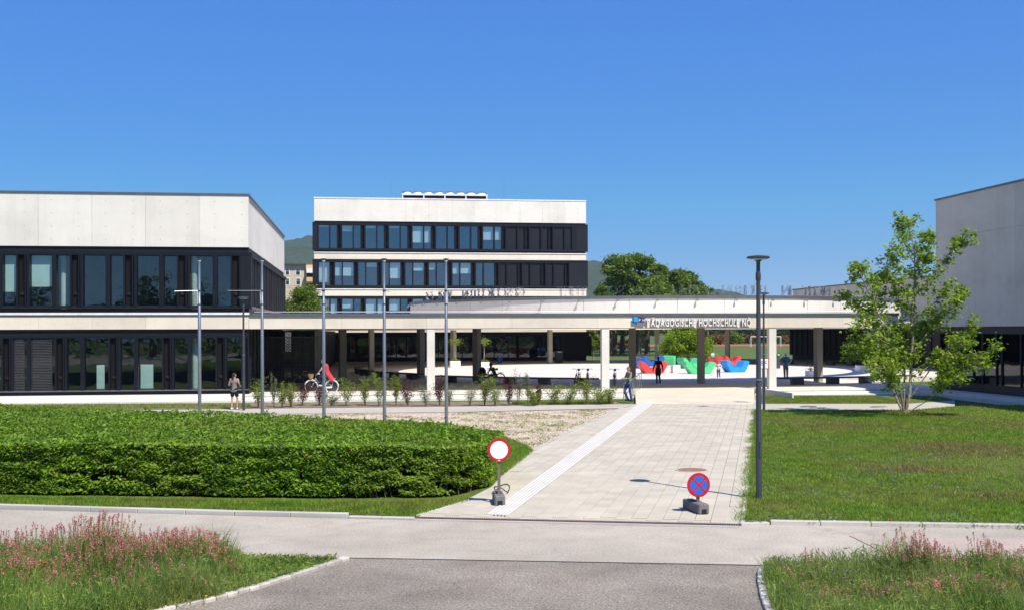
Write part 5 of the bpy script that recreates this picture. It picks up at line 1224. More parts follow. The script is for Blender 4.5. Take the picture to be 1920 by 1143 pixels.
# ---- shrubs in the bed: label says which
def shrub(px, py, top, wpx, mat, label, seed, n=900, leaf=0.036, tall=False):
    x, y = G(px, py); d = x * SN + y * CS; H = (py - top) / FPX * d; W = wpx / FPX * d / 2 * 1.3
    rs = np.random.RandomState(seed); t = empty('shrub', (x, y, 0.02), 0, label, 'shrub', 'shrubs in the planting bed'); tw = MB(); P = []
    ns = 8 if not tall else 4
    for i in range(ns):
        a = rs.uniform(0, 6.28); r = W * rs.uniform(.2, 1.0); e = np.array([math.cos(a) * r, math.sin(a) * r * .8, H * rs.uniform(.5, 1.0)]); m = e * np.array([.35, .35, .5])
        tw.tube([(0.02 * math.cos(a), 0.02 * math.sin(a), 0), tuple(m), tuple(e)], [.010, .007, .003], 5)
        k = n // ns; u = rs.uniform(.22, 1.02, k) ** .8; q = np.where(u[:, None] < .5, (m[None] * (u / .5)[:, None]), m[None] + (e - m)[None] * ((u - .5) / .5)[:, None])
        P.append(q + rs.normal(size=(k, 3)) * np.array([W * .22, W * .22, H * .05]))
    P = np.concatenate(P); P = P[P[:, 2] > .05]
    tw.build('stem', M['twig'], t); V, F = leaf_cloud(P, leaf, .2, .7, rs); link('foliage', np_mesh('foliage', V, F, M[mat]), t)
sh = [(484, 764, 706, 34, 'g', 'rounded green shrub left of the second flagpole, at the left end of the bed'), (513, 763, 697, 10, 's', 'thin upright grey-green shrub with one bare whip, left of two bright green ones'), (528, 764, 712, 20, 'g', 'upright bright green shrub in front of the lattice screen'), (545, 763, 716, 22, 'g', 'spiky bright green shrub just left of the bicycle\'s front wheel'),
      (566, 760, 715, 34, 'r', 'dark purple shrub under the bicycle\'s front wheel'), (598, 760, 722, 30, 'r', 'low dark purple shrub beside the third flagpole'), (621, 761, 735, 26, 's', 'low grey shrub behind the third flagpole'), (648, 761, 700, 34, 'g', 'large green shrub right of the bicycle\'s rear wheel'),
      (684, 760, 700, 26, 'g', 'loose green shrub with bare lower stems, second right of the bicycle'), (710, 761, 694, 34, 'g', 'tall green shrub just left of the fourth flagpole'), (742, 760, 702, 20, 'g', 'sparse green shrub right of the fourth flagpole'), (764, 760, 700, 30, 'r', 'tall dark red shrub left of the first pale column'),
      (798, 761, 715, 30, 's', 'grey-green feathery shrub at the foot of the first pale column'), (824, 760, 704, 20, 'r', 'slim dark red shrub right of the first pale column'), (842, 760, 718, 26, 's', 'grey-green shrub behind the fifth flagpole'), (880, 761, 714, 36, 's', 'feathery grey shrub right of the fifth flagpole'),
      (908, 760, 700, 26, 'g', 'green shrub below the seated person'), (928, 761, 708, 36, 'g', 'broad bright green shrub right below the seated person'), (953, 760, 703, 18, 'r', 'dark red upright shrub right of the seated person'), (972, 759, 684, 22, 's', 'tall sparse shrub with bare whips behind the red ones'),
      (990, 759, 695, 16, 's', 'thin whip-like shrub left of the middle of the bed'), (1008, 759, 716, 18, 'r', 'small reddish shrub in the middle of the bed'), (1000, 761, 726, 26, 'g', 'low green shrub in the middle of the bed'), (1038, 758, 712, 36, 'g', 'spreading green shrub right of the middle of the bed'),
      (1066, 758, 716, 36, 'g', 'loose green shrub near the parked scooter'), (1100, 758, 704, 34, 'g', 'green shrub left of the second pale column'), (1122, 758, 714, 40, 'g', 'bushy green shrub at the foot of the second pale column'), (1142, 757, 722, 26, 'g', 'last green shrub beside the hand rail')]
for i, (px, py, tp, wp, k, lab) in enumerate(sh): shrub(px, py, tp, wp, 'shrub_' + k, lab, 100 + i, n=(900 if k == 'g' else 750), leaf=0.045 if k != 's' else 0.036, tall=wp < 19)
# ================================================================== POLES, LAMPS, SIGNS
YP = 42.5
flab = ('flagpole furthest left, with a short arm pointing left', 'second flagpole from the left, with an arm pointing left', 'third flagpole, in front of the cyclist', 'fourth flagpole from the left, arm pointing away', 'rightmost flagpole, with an arm pointing right')
for i, px in enumerate((374, 491.5, 607, 720.5, 836.5)):
    h = PZ(px, 491, YP); t = empty('flagpole', (PX(px, YP), YP, 0), 0, 'grey steel ' + flab[i], 'flagpole', 'row of five flagpoles')
    za = PZ(px, 545, YP)
    MB().tube([(0, 0, 0), (0, 0, 2.0), (0, 0, za - .35), (0, 0, za - .34), (0, 0, h)], [.068, .062, .055, .048, .042], 12).build('pole', M['galv'], t, smooth=True)
    MB().lathe([(.11, 0), (.11, .03), (.075, .06)], 14).build('base_flange', M['galv'], t)
    MB().lathe([(.042, h), (.065, h + .02), (.065, h + .06), (.02, h + .07)], 12).build('ball_cap', M['white'], t, smooth=True)
    MB().lathe([(.02, h + .072), (.11, h + .10), (.11, h + .115), (.02, h + .13)], 12).build('finial_disc', M['lamp'], t, smooth=True)
    MB().lathe([(.058, za - .03), (.058, za + .03)], 12).build('clamp_ring', M['lamp'], t)
    MB().lathe([(.064, za - .53), (.064, za - .48)], 12).build('clamp_ring', M['lamp'], t)
    an = (math.pi + .35, math.pi + .02, math.pi / 2 + .2, math.pi / 2 - .2, -.15)[i]; L_ = (.9, 1.25, 1.1, 1.1, .9)[i]
    MB().tube([(.05 * math.cos(an), .05 * math.sin(an), za), (L_ * math.cos(an), L_ * math.sin(an), za - (.03 if i == 0 else 0))], .011, 8).build('flag_arm', M['galv'], t)
    MB().tube([(.06 * math.cos(an), .06 * math.sin(an), za + .02), (.06 * math.cos(an), .06 * math.sin(an), za - .5)], .012, 6).build('halyard_rod', M['whitemetal'], t)
def street_lamp(x, y, h, label, thin=1.0):
    t = empty('street_lamp', (x, y, 0), 0.2, label, 'street lamp', 'disc-headed lamp posts')
    MB().tube([(0, 0, -.1), (0, 0, 1.1), (0, 0, 1.13), (0, 0, h - .5)], [.068 * thin, .066 * thin, .062 * thin, .042 * thin], 14).build('pole', M['lamp'], t, smooth=True)
    MB().lathe([(.046, h - .5), (.056, h - .48), (.056, h - .36), (.042, h - .30), (.042, h - .10), (.10, h - .05)], 14).build('collar', M['lamp'], t, smooth=True)
    MB().lathe([(.10, h - .052), (.235, h - .03), (.245, h), (.22, h + .02), (.06, h + .04)], 24).build('lamp_head', M['lamp'], t, smooth=True)
    MB().lathe([(.06, h - .06), (.17, h - .055), (.17, h - .04)], 20).build('diffuser', M['white'], t)
    MB().box(-.025, .025, -.075, -.055, .9, 1.25).build('access_door', M['lamp'], t)
    MB().lathe([(.072, 2.55), (.072, 2.58)], 14).build('clamp_ring', M['galv'], t)
    return t
lx1, ly1 = G(1422, 937); street_lamp(lx1, ly1, 5.16, 'tall dark lamp post with a disc head, nearest, at the path\'s right edge')
lx2, ly2 = G(1432, 770); street_lamp(lx2, ly2, 5.28, 'dark disc-headed lamp post further back, just behind the nearest one', .9)
lx3, ly3 = G(456.5, 769); street_lamp(lx3, ly3, 5.2, 'dark disc-headed lamp post beside the standing woman on the left', .95)
# information board hung on the second lamp's line
xs_, ys_ = G(1430, 757); zs_ = HZ(1430, 682, 54); IB = empty('notice_board', (xs_, ys_, 0), -.12, 'white notice board with a red border behind the lamp posts', 'sign')
MB().tube([(0, .05, 0), (0, .05, 2.6)], .03, 8).build('post', M['galv'], IB)
MB().box(-.30, .30, -.02, .02, zs_ - .27, zs_ + .27).build('board', M['red'], IB); MB().box(-.262, .262, -.026, -.0205, zs_ - .235, zs_ + .235).build('face', M['white'], IB)
for dz, w_ in ((.10, .19), (.02, .21), (-.06, .15)):
    MB().box(-.16, -.16 + w_ * 1.7, -.03, -.0265, zs_ + dz - .014, zs_ + dz + .014).build('text_line', M['logo_navy'], IB)
# round signs on concrete feet
def round_sign(px, py, zc, r, kind, label, rz=0):
    x, y = G(px, py); t = empty('road_sign', (x, y, .03), rz, label, 'road sign')
    fo = MB().box(-.11, .11, -.42, .40, 0, .20).mesh('foot', M['foot'], bevel=.02); 
    f_ = link('foot', fo, t)
    MB().box(-.05, .05, -.427, -.40, .0, .10).build('grip_slot', M['blackish'], f_)
    MB().box(-.06, .06, -.1, .3, .2005, .203).build('socket', M['blackish'], f_)
    yb = -.12
    MB().box(-.03, .03, yb - .02, yb + .02, .10, zc + r * .5).build('post', M['rustpost'], t)
    def disc(name, rad, y0, y1, mat, sub=None, seg=40):
        m = MB(); n = seg; m.v = [(rad * math.cos(2 * math.pi * i / n), y0, zc + rad * math.sin(2 * math.pi * i / n)) for i in range(n)] + [(rad * math.cos(2 * math.pi * i / n), y1, zc + rad * math.sin(2 * math.pi * i / n)) for i in range(n)]
        m.f = [tuple(range(n)), tuple(reversed(range(n, 2 * n)))] + [(i, n + i, n + (i + 1) % n, (i + 1) % n) for i in range(n)]
        return m.build(name, M[mat], sub or t)
    b = disc('plate', r, yb - .045, yb - .025, 'signred')
    disc('rim_band', r * .985, yb - .048, yb - .0455, 'signred', b)
    if kind == 'no_entry':
        disc('white_field', r * .76, yb - .051, yb - .0485, 'white', b)
        MB().box(-.025, .025, yb - .0515, yb - .0485, zc - r * .93, zc - r * .86).build('sticker', M['white'], b)
    else:
        disc('blue_field', r * .75, yb - .051, yb - .0485, 'blue', b)
        for s in (1, -1):
            d = Vector((math.cos(math.pi / 4), 0, s * math.sin(math.pi / 4))); u = Vector((-d.z, 0, d.x))
            MB().obox((0, yb - .053 - .0008 * s, zc), (d, (0, 1, 0), u), (r * .78, .001, r * .085)).build('cross_bar', M['signred'], b)
M['rustpost'] = plain('weathered_post', (.20, .155, .125), .6, .4, .5, .25, 10); M['signred'] = M['red']
round_sign(934, 944, PZ(934, 839, G(934, 941)[1]) - .03, .245, 'no_entry', 'round no vehicles sign, white disc with red rim, beside the hedge end', -.05)
round_sign(1303, 960, PZ(1309, 902, G(1303, 955)[1]) - .03, .24, 'no_stop', 'round no stopping sign, blue with red cross, on the path', .12)
# coil of cable by the hedge end
x, y = G(940, 925); MB().tube([(x + .17 * math.cos(a) + .02 * math.sin(3 * a), y + .26 * math.sin(a), .06 + .11 * (1 + math.sin(a * 2)) * .6) for a in [i * .4 for i in range(32)]], .012, 6).build('cable_coil', M['black'], smooth=True)
tag(bpy.data.objects['cable_coil'], 'black hose coil lying behind the foot of the no vehicles sign', 'hose')
# bollard and bins on the plaza
def bin_(px, py, w, h, mat, label, name='litter_bin', cat='bin', z=PZ0):
    x, y = G(px, py, z); t = empty(name, (x, y, z), 0, label, cat)
    MB().box(-w / 2, w / 2, -w * .4, w * .4, .02, h * .86).build('body', M[mat], t, bevel=.02); MB().box(-w / 2 - .02, w / 2 + .02, -w * .42, w * .42, h * .865, h).build('lid', M['lamp'], t, bevel=.02)
    MB().box(-w * .28, w * .28, -w * .425, -w * .41, h * .90, h * .96).build('label_plate', M['white'], t)
bin_(1048, 679.5, .75, 1.25, 'darkwood', 'dark wheeled bin in front of the tall building\'s ground floor'); bin_(1459, 690, .3, 1.3, 'lamp', 'dark bollard left of the man in the blue shirt', 'bollard', 'bollard')
bin_(937, 680, .5, .75, 'enzi_dkblue', 'small blue bin by the dark entrance doors')
# planters
t = planter(853.5, 688.5, .95, .62, 'white square planter with a small tree before the dark doors')
def potted(px, py, z0, h, r, label, seed, mat='shrub_g', leaf=.07, n=420, stem=True):
    x, y = G(px, py, PZ0); rs = np.random.RandomState(seed); t = empty('potted_tree' if stem else 'potted_flowers', (x, y + .4, PZ0 + z0), 0, label, 'plant')
    MB().tube([(0, 0, 0), (.04, 0, h * .5), (0, .02, h)], [.04, .03, .015], 6).build('stem', M['bark_pale'], t)
    P = rs.normal(size=(n, 3)) * np.array([r, r, h * .16]) * .5 + np.array([0, 0, h * .84]); P2 = rs.normal(size=(n // 3, 3)) * np.array([.16, .16, .06]) + np.array([0, 0, .1])
    V, F = leaf_cloud(np.concatenate([P, P2]), leaf, .2, .7, rs); link('foliage', np_mesh('foliage', V, F, M[mat]), t)
potted(853.5, 688.5, .63, 2.1, .62, 'slender potted tree growing from the white planter', 51)
planter(908, 689, .9, .55, 'white planter behind the seated person, half hidden'); potted(908, 689, .56, 2.2, .55, 'slender dark tree in the planter behind the seated person', 52)
planter(1268.5, 698.5, .62, .62, 'plain white cube between the red and the green loungers'); planter(1523.5, 706, .62, .42, 'pale planter with flowers at the foot of a column on the right')
potted(1523.5, 706, .43, .55, .5, 'dark leafy flowers in the pale planter on the right', 53, 'treeleaf2', .06, 200, False)
planter(1620, 696, .8, .5, 'white box in the shade behind the young tree, left one'); planter(1645, 694, .8, .5, 'white box in the shade behind the young tree, right one')
# soccer goal, track
gx, gy = AT(1408, 255); gx2, gy2 = AT(1464, 255); t = empty('football_goal', (gx, gy, 0), math.atan2(gy2 - gy, gx2 - gx), 'white football goal on the far sports field', 'goal'); Lg = math.hypot(gx2 - gx, gy2 - gy)
for x in (0, Lg): MB().tube([(x, 0, 0), (x, 0, 2.3)], .08, 8).build('post', M['white'], t)
MB().tube([(-.06, 0, 2.3), (Lg + .06, 0, 2.3)], .08, 8).build('crossbar', M['white'], t)
for x in (0, Lg): MB().tube([(x, 0, 2.3), (x, .8, 2.2), (x, 1.9, 0)], .04, 6).build('net_stay', M['white'], t)
flat_poly('running_track', [AT(1000, 262), AT(1600, 262), AT(1600, 300), AT(1000, 300)], .02, M['clay'], kind='structure')
M['pitch'] = ground_mat('sports_turf', [(.3, (.085, .125, .025)), (.7, (.12, .165, .04))], .2, .2, 2, .25, sscale=1.5); flat_poly('sports_field', [AT(900, 135), AT(1700, 135), AT(1650, 261), AT(950, 261)], -.03, M['pitch'], kind='structure')
# hand rails by the steps
def rail(px0, py0, px1, py1, z0, z1, label, n=3):
    a = Vector((*G(px0, py0, z0), z0)); b = Vector((*G(px1, py1, z1), z1)); t = empty('hand_rail', a, 0, label, 'hand rail'); d = b - a
    for i in range(n): p = d * i / (n - 1); MB().tube([tuple(p), tuple(p + Vector((0, 0, .92)))], .02, 8).build('post', M['stainless'], t, smooth=True)
    MB().tube([tuple(Vector((0, 0, .92)) - d.normalized() * .15), tuple(Vector((0, 0, .93))), tuple(d + Vector((0, 0, .93)))], .022, 8).build('grip_bar', M['stainless'], t, smooth=True)
rail(1169, 752, 1187, 742, .03, .17, 'short steel hand rail in front of the leaning man', 2); rail(1186, 742, 1202, 727, .10, .30, 'steel hand rail with five posts right of the leaning man', 5)
# lattice screen, poster and dark link beside the left building
xl0, yl0 = AT(497, 66); xl1, _ = AT(588, 66); yl = 66.0; LS = empty('lattice_screen', (xl0, yl, PZ0), 0, 'dark diagonal lattice screen beside the left building', 'screen'); wl = xl1 - xl0 + .3; hl_ = 3.0
m = MB(); s = -hl_
while s < wl:
    for sg in (1, -1):
        a0, a1 = (s, 0.), (s + hl_, hl_)
        x0_, z0_ = max(0, s), max(0, -s); x1_, z1_ = min(wl, s + hl_), min(hl_, wl - s)
        if x1_ > x0_:
            if sg > 0: m.tube([(x0_, 0, z0_), (x1_, 0, z1_)], .011, 4)
            else: m.tube([(x0_, .015, hl_ - z0_), (x1_, .015, hl_ - z1_)], .011, 4)
    s += .16
m.build('lattice_wires', M['lamp'], LS)['kind'] = 'stuff'
fr = MB(); fr.box(-.04, 0, -.03, .03, 0, hl_); fr.box(wl, wl + .04, -.03, .03, 0, hl_); fr.box(0, wl, -.03, .03, hl_, hl_ + .04); fr.build('frame', M['lamp'], LS)
PO = empty('banner', (AT(543.5, 67)[0], 66.6, PZ0), 0, 'narrow white printed banner hanging behind the lattice screen', 'banner')
zb0, zb1 = HZ(543, 657, 67) - PZ0, HZ(543, 622, 67) - PZ0; MB().box(-.17, .17, 0, .01, zb0, zb1).build('cloth', M['white'], PO); MB().box(-.17, .17, -.004, -.0005, zb0, zb0 + .42).build('printed_panel', M['slat'], PO) if False else None
for k in range(5): MB().box(-.14, .14 - .03 * (k % 3), -.004, -.0005, zb0 + .05 + k * .085, zb0 + .085 + k * .085).build('text_line', M['slat'], PO)
MB().tube([(.05, -.003, zb1 - .1), (.05, -.003, zb1 - .62), (-.03, -.003, zb1 - .66)], .012, 6).build('arrow_mark', M['slat'], PO)
DW = empty('entrance_link', (xe, 74.5, PZ0), 0, 'dark glazed entrance link between the left building and the courtyard', 'building'); 
wd_ = AT(592, 75)[0] - xe
MB().box(.06, wd_, 0, .3, 0, 3.42).build('dark_cladding', M['dark'], DW); MB().box(wd_ - .25, wd_, .31, 50, 0, 3.42).build('dark_cladding', M['dark'], DW)
for i in range(4): MB().box(.3 + i * (wd_ - .4) / 4, .2 + (i + .9) * (wd_ - .4) / 4, -.09, -.02, .1, 3.2).build('pane', M['glass_dark'], DW)

# ================================================================== PEOPLE
def capsules(caps, rs_seg=10):
    """tapered capsules -> closed pieces in one bmesh (fused afterwards)"""
    m = MB()
    for a, b, r0, r1 in caps:
        a, b = Vector(a), Vector(b); d = b - a; L_ = d.length
        if L_ < 1e-5: d = Vector((0, 0, 1)); L_ = 1e-4
        d.normalize(); pts, rr = [], []
        for k in range(4): an = math.pi / 2 * (1 - k / 4 * .999 - .0005); pts.append(a - d * r0 * math.sin(an)); rr.append(max(.0008, r0 * math.cos(an)))
        pts.append(a); rr.append(r0); pts.append(b); rr.append(r1)
        for k in range(1, 5): an = math.pi / 2 * (k / 4 * .999); pts.append(b + d * r1 * math.sin(an)); rr.append(max(.0008, r1 * math.cos(an)))
        m.tube(pts, rr, rs_seg)
    return m
def fused(name, caps, mat, voxel, parent=None, ell=(), smooth=4):
    m = capsules(caps)
    for c, r in ell:                                            # ellipsoids
        n0 = len(m.v); prof = []
        S_, Rg = 14, 9
        for i in range(Rg + 1):
            an = -math.pi / 2 + math.pi * i / Rg; an = max(-1.55, min(1.55, an))
            for k in range(S_): p = 2 * math.pi * k / S_; m.v.append((c[0] + r[0] * math.cos(an) * math.cos(p), c[1] + r[1] * math.cos(an) * math.sin(p), c[2] + r[2] * math.sin(an)))
        for i in range(Rg):
            for k in range(S_): q = n0 + i * S_ + k; q2 = n0 + i * S_ + (k + 1) % S_; m.f.append((q, q2, q2 + S_, q + S_))
        m.f.append(tuple(n0 + k for k in reversed(range(S_)))); m.f.append(tuple(n0 + Rg * S_ + k for k in range(S_)))
    me = m.mesh('tmp', M[mat]); bm = bmesh.new(); bm.from_mesh(me); bmesh.ops.recalc_face_normals(bm, faces=bm.faces); bm.to_mesh(me); bm.free()
    o = bpy.data.objects.new('tmp', me); col.objects.link(o)
    r = o.modifiers.new('r', 'REMESH'); r.mode = 'VOXEL'; r.voxel_size = voxel; r.use_smooth_shade = True
    s = o.modifiers.new('s', 'SMOOTH'); s.iterations = smooth; s.factor = .5
    bpy.context.view_layer.update()
    me2 = bpy.data.meshes.new_from_object(o.evaluated_get(bpy.context.evaluated_depsgraph_get())); bpy.data.objects.remove(o); bpy.data.meshes.remove(me)
    me2.materials.clear(); me2.materials.append(M[mat]); return link(name, me2, parent)
def mp(name, c, var=.08, ns=4): M[name] = plain(name, c, .8, 0, .2, var, ns); return name
def person(label, loc, rz, J, clothes, hair='hair_dark', scale=1.0, long_hair=False, cap=None, female=False, extra=None, skin='skin', bald=False):
    """J: joints (x right, y forward, z up) for a 1.72 m adult"""
    base = dict(pel=(0, 0, .94), wai=(0, 0, 1.10), che=(0, 0, 1.30), nek=(0, 0, 1.47), head=(0, .02, 1.60), shl=(-.18, 0, 1.41), shr=(.18, 0, 1.41), ell=(-.24, -.03, 1.13), elr=(.24, -.03, 1.13), wrl=(-.25, .05, .89), wrr=(.25, .05, .89),
                hpl=(-.09, 0, .90), hpr=(.09, 0, .90), knl=(-.10, .02, .49), knr=(.10, .02, .49), anl=(-.10, -.02, .085), anr=(.10, -.02, .085))
    base.update(J); J = {k: Vector(v) for k, v in base.items()}; T = {}
    hipw = .118 if female else .108
    caps = [(J['pel'] + Vector((-.06, 0, 0)), J['pel'] + Vector((.06, 0, 0)), .105, .105), (J['pel'], J['wai'], .115, .105), (J['wai'], J['che'], .105, .115),
            (J['che'] + Vector((-.065, 0, 0)), J['che'] + Vector((.065, 0, 0)), .105, .105), (J['che'], J['nek'] - Vector((0, 0, .06)), .11, .075), (J['shl'], J['shr'], .058, .058), (J['nek'] - Vector((0, 0, .05)), J['head'] - Vector((0, 0, .05)), .055, .05)]
    for s in 'lr':
        caps += [(J['sh' + s], J['el' + s], .050, .038), (J['el' + s], J['wr' + s], .038, .026), (J['hp' + s], J['kn' + s], .083, .054), (J['kn' + s], J['kn' + s].lerp(J['an' + s], .35), .052, .055), (J['kn' + s].lerp(J['an' + s], .35), J['an' + s], .055, .037)]
        # foot
        fd = Vector((0, 1, 0)); ft = J.get('ft' + s); a = J['an' + s]
        if ft is not None: fd = (ft - a); fd.z = 0; fd.normalize()
        T['toe' + s] = a + fd * .145 + Vector((0, 0, -.055)); caps += [(a + fd * -.035 + Vector((0, 0, -.05)), T['toe' + s], .036, .030), (a, a + fd * .07 + Vector((0, 0, -.04)), .04, .034)]
        # hand: palm, four fingers with a bend, thumb from the palm's side
        w_ = J['wr' + s]; d = (w_ - J['el' + s]).normalized(); g = J.get('gr' + s); d2 = (g - w_).normalized() if g is not None else d
        side = d2.cross(Vector((0, 1, 0) if abs(d2.y) < .8 else (0, 0, 1))).normalized(); bend = side.cross(d2).normalized() * (1 if g is None else -1)
        caps += [(w_, w_ + d2 * .075 + side * .022, .026, .022), (w_, w_ + d2 * .075 - side * .022, .026, .022)]
        for k, off in enumerate((-.034, -.012, .012, .034)):
            fl = (.055, .068, .074, .064)[k]; p0 = w_ + d2 * .08 + side * off; p1 = p0 + (d2 * .8 + bend * .35).normalized() * fl * .55; p2 = p1 + (d2 * .45 + bend * .85).normalized() * fl * .5
            caps += [(p0, p1, .0098, .0092), (p1, p2, .0092, .008)]
        p0 = w_ + d2 * .03 + side * .03; p1 = p0 + (d2 * .6 + side * .75 + bend * .2).normalized() * .04; caps += [(p0, p1, .012, .0105), (p1, p1 + (d2 * .9 + bend * .3).normalized() * .03, .0105, .009)]
    h = J['head']; fwd = J.get('look', Vector((0, 1, 0))); fwd = Vector((fwd.x, fwd.y, 0)).normalized(); rt = Vector((fwd.y, -fwd.x, 0))
    # head: skull, jaw, nose, brow, lips, ears
    ell = []
    caps += [(h + Vector((0, 0, .035)) - fwd * .018, h + Vector((0, 0, .03)) + fwd * .02, .085, .078), (h + Vector((0, 0, -.03)) + fwd * .02, h + Vector((0, 0, -.075)) + fwd * .045, .062, .038), (h + fwd * .088 + Vector((0, 0, .018)), h + fwd * .108 + Vector((0, 0, -.016)), .010, .014),
             (h + fwd * .082 - rt * .03 + Vector((0, 0, .03)), h + fwd * .082 + rt * .03 + Vector((0, 0, .03)), .016, .016), (h + fwd * .085 - rt * .018 + Vector((0, 0, -.046)), h + fwd * .085 + rt * .018 + Vector((0, 0, -.046)), .009, .009)]
    for s in (-1, 1): caps.append((h + rt * s * .082 + Vector((0, 0, .015)) - fwd * .005, h + rt * s * .085 + Vector((0, 0, -.018)), .016, .010))
    body = fused('person', caps, skin, .0088)
    body.location = loc; body.rotation_euler = (0, 0, rz); body.scale = (scale,) * 3; tag(body, label, 'person')
    # eyes
    for s in (-1, 1): e = MB(); e.lathe([(.001, -.009), (.008, -.005), (.010, 0), (.008, .005), (.001, .009)], 8, tuple(h + fwd * .086 + rt * s * .031 + Vector((0, 0, .012)))); e.build('eye', M['hair_dark'], body, smooth=True)
    def ring(seg, grow): a, b, r0, r1 = seg; return (a, b, r0 + grow, r1 + grow)
    for nm, mat, what in clothes:
        cp = []; gr = .014
        if what in ('tshirt', 'longsleeve', 'tank', 'coat', 'tunic'):
            cp += [ring(c, gr) for c in caps[:5]] + [ring(caps[5], gr if what != 'tank' else -.01)]
            if what != 'tank':
                for s in 'lr':
                    if what == 'tshirt': cp.append((J['sh' + s], J['sh' + s].lerp(J['el' + s], .62), .066, .064))
                    elif what == 'tunic': cp += [(J['sh' + s], J['el' + s], .068, .064)]
                    else: cp += [(J['sh' + s], J['el' + s], .066, .054), (J['el' + s], J['wr' + s].lerp(J['el' + s], .08), .054, .042)]
            hem = J['pel'] + Vector((0, 0, -.04)); cp.append((hem - Vector((.07, 0, 0)), hem + Vector((.07, 0, 0)), .118, .118))
            if what == 'coat':
                for u in (.25, .5, .72): 
                    cp += [(J['hpl'].lerp(J['knl'], u), J['hpr'].lerp(J['knr'], u), .105, .105)]
                cp += [(J['hp' + s], J['hp' + s].lerp(J['kn' + s], .75), .11, .10) for s in 'lr']
        elif what in ('trousers', 'shorts', 'leggings'):
            e = {'trousers': 1.0, 'leggings': 1.0, 'shorts': .55}[what]; g2 = .012 if what != 'leggings' else .006
            cp += [ring(caps[0], g2 + .004)]
            for s in 'lr':
                if what == 'shorts': cp.append((J['hp' + s], J['hp' + s].lerp(J['kn' + s], e), .102, .094))
                else: cp += [(J['hp' + s], J['kn' + s], .083 + g2 + .008, .054 + g2 + .008), (J['kn' + s], J['an' + s] - Vector((0, 0, -.0)), .064 + g2, .046 + g2)]
        elif what == 'shoe':
            for s in 'lr':
                a = J['an' + s]; fd = (T['toe' + s] - a); fd.z = 0; fd.normalize()
                c1 = [(a + fd * -.035 + Vector((0, 0, -.045)), T['toe' + s] + Vector((0, 0, .004)), .044, .037), (a + Vector((0, 0, -.02)), a + fd * .06 + Vector((0, 0, -.035)), .046, .04)]
                fused('shoe', c1, mat, .012, body)
            continue
        elif what == 'custom':
            cp = [tuple(Vector(x) if isinstance(x, (tuple, list)) else x for x in c) for c in extra]
        fused(nm, cp, mat, .014, body)
    if not bald:
        hc = [(h + Vector((0, 0, .05)) - fwd * .03, h + Vector((0, 0, .055)) + fwd * .012, .088, .080), (h + Vector((0, 0, .0)) - fwd * .045, h + Vector((0, 0, .04)) - fwd * .04, .075, .08)]
        if long_hair:
            hc += [(h - fwd * .075, h - fwd * .11 + Vector((0, 0, -.12)), .06, .045), (h - fwd * .11 + Vector((0, 0, -.12)), h - fwd * .10 + Vector((0, 0, -.27)), .045, .022)]
        fused('hair', hc, hair, .011, body)
    if cap: fused('cap', [(h + Vector((0, 0, .07)) - fwd * .02, h + Vector((0, 0, .075)), .094, .09), (h + Vector((0, 0, .055)) + fwd * .06, h + Vector((0, 0, .05)) + fwd * .13, .05, .035)], cap, .011, body)
    return body
def face(rx, ry, tx, ty): return math.atan2(ty - ry, tx - rx) - math.pi / 2
mp('grey_top', (.20, .185, .175)); mp('black_cloth', (.012, .012, .014)); mp('denim', (.045, .085, .19), .2, 20); mp('tealshirt', (.02, .14, .26)); mp('grey_trousers', (.11, .105, .105)); mp('coral', (.50, .055, .065)); mp('navy_cloth', (.015, .02, .045)); mp('white_cloth', (.7, .68, .66)); mp('olive_dark', (.05, .05, .045))
m, nt_, b_n, N_, L__ = new_mat('patterned_blouse'); setp(b_n, .8)
t_ = pos_noise(N_, L__, 26, 2); r_ = ramp(N_, L__, t_.outputs[0], [(.40, (.03, .035, .02)), (.47, (.33, .28, .15)), (.55, (.10, .13, .05)), (.62, (.62, .56, .42))]); L__(r_.outputs[0], b_n.inputs['Base Color']); M['pattern'] = m
# standing woman in a grey top, seen from behind, hands at her front
wx, wy = G(439, 768)
person('woman with dark ponytail in grey top and black shorts, standing by the left lamp post', (wx, wy, .03), -.35, dict(elr=(.29, -.02, 1.16), wrr=(.20, .20, 1.10), ell=(-.27, -.0, 1.16), wrl=(-.08, .24, 1.12), anl=(-.13, -.02, .085), anr=(.13, .06, .085), knl=(-.12, .02, .49), knr=(.13, .05, .49), look=(.35, 1, 0)),
       [('tank_top', 'grey_top', 'tank'), ('shorts', 'black_cloth', 'shorts'), ('shoe', 'white_cloth', 'shoe')], long_hair=True, female=True, scale=.985)
# man leaning by the rail
mx, my = G(1179, 752.5)
person('person in a patterned blouse and blue jeans leaning by the hand rail', (mx, my, .03), math.pi / 2 + .25, dict(elr=(.24, .10, 1.14), wrr=(.05, .28, 1.16), ell=(-.25, .08, 1.14), wrl=(-.02, .30, 1.12), knr=(.10, .20, .52), anr=(.09, .02, .10), anl=(-.09, -.10, .085), knl=(-.09, -.02, .49), che=(0, -.02, 1.3), look=(-.1, 1, 0)),
       [('blouse', 'pattern', 'longsleeve'), ('jeans', 'denim', 'trousers'), ('shoe', 'navy_cloth', 'shoe')], hair='hair_brown', scale=1.02, female=True)
# silhouetted person walking in the shade
dx_, dy_ = G(1234, 718, PZ0)
person('person dressed all in black walking under the canopy towards the loungers', (dx_, dy_, PZ0), 0.1, dict(elr=(.27, -.05, 1.13), wrr=(.30, -.02, .90), ell=(-.28, .0, 1.13), wrl=(-.33, .06, .90), knl=(-.06, .12, .50), anl=(-.05, .10, .085), knr=(.06, -.02, .48), anr=(.05, -.22, .13)),
       [('coat', 'black_cloth', 'coat'), ('leggings', 'black_cloth', 'leggings'), ('shoe', 'black_cloth', 'shoe')], scale=.98, long_hair=True, female=True)
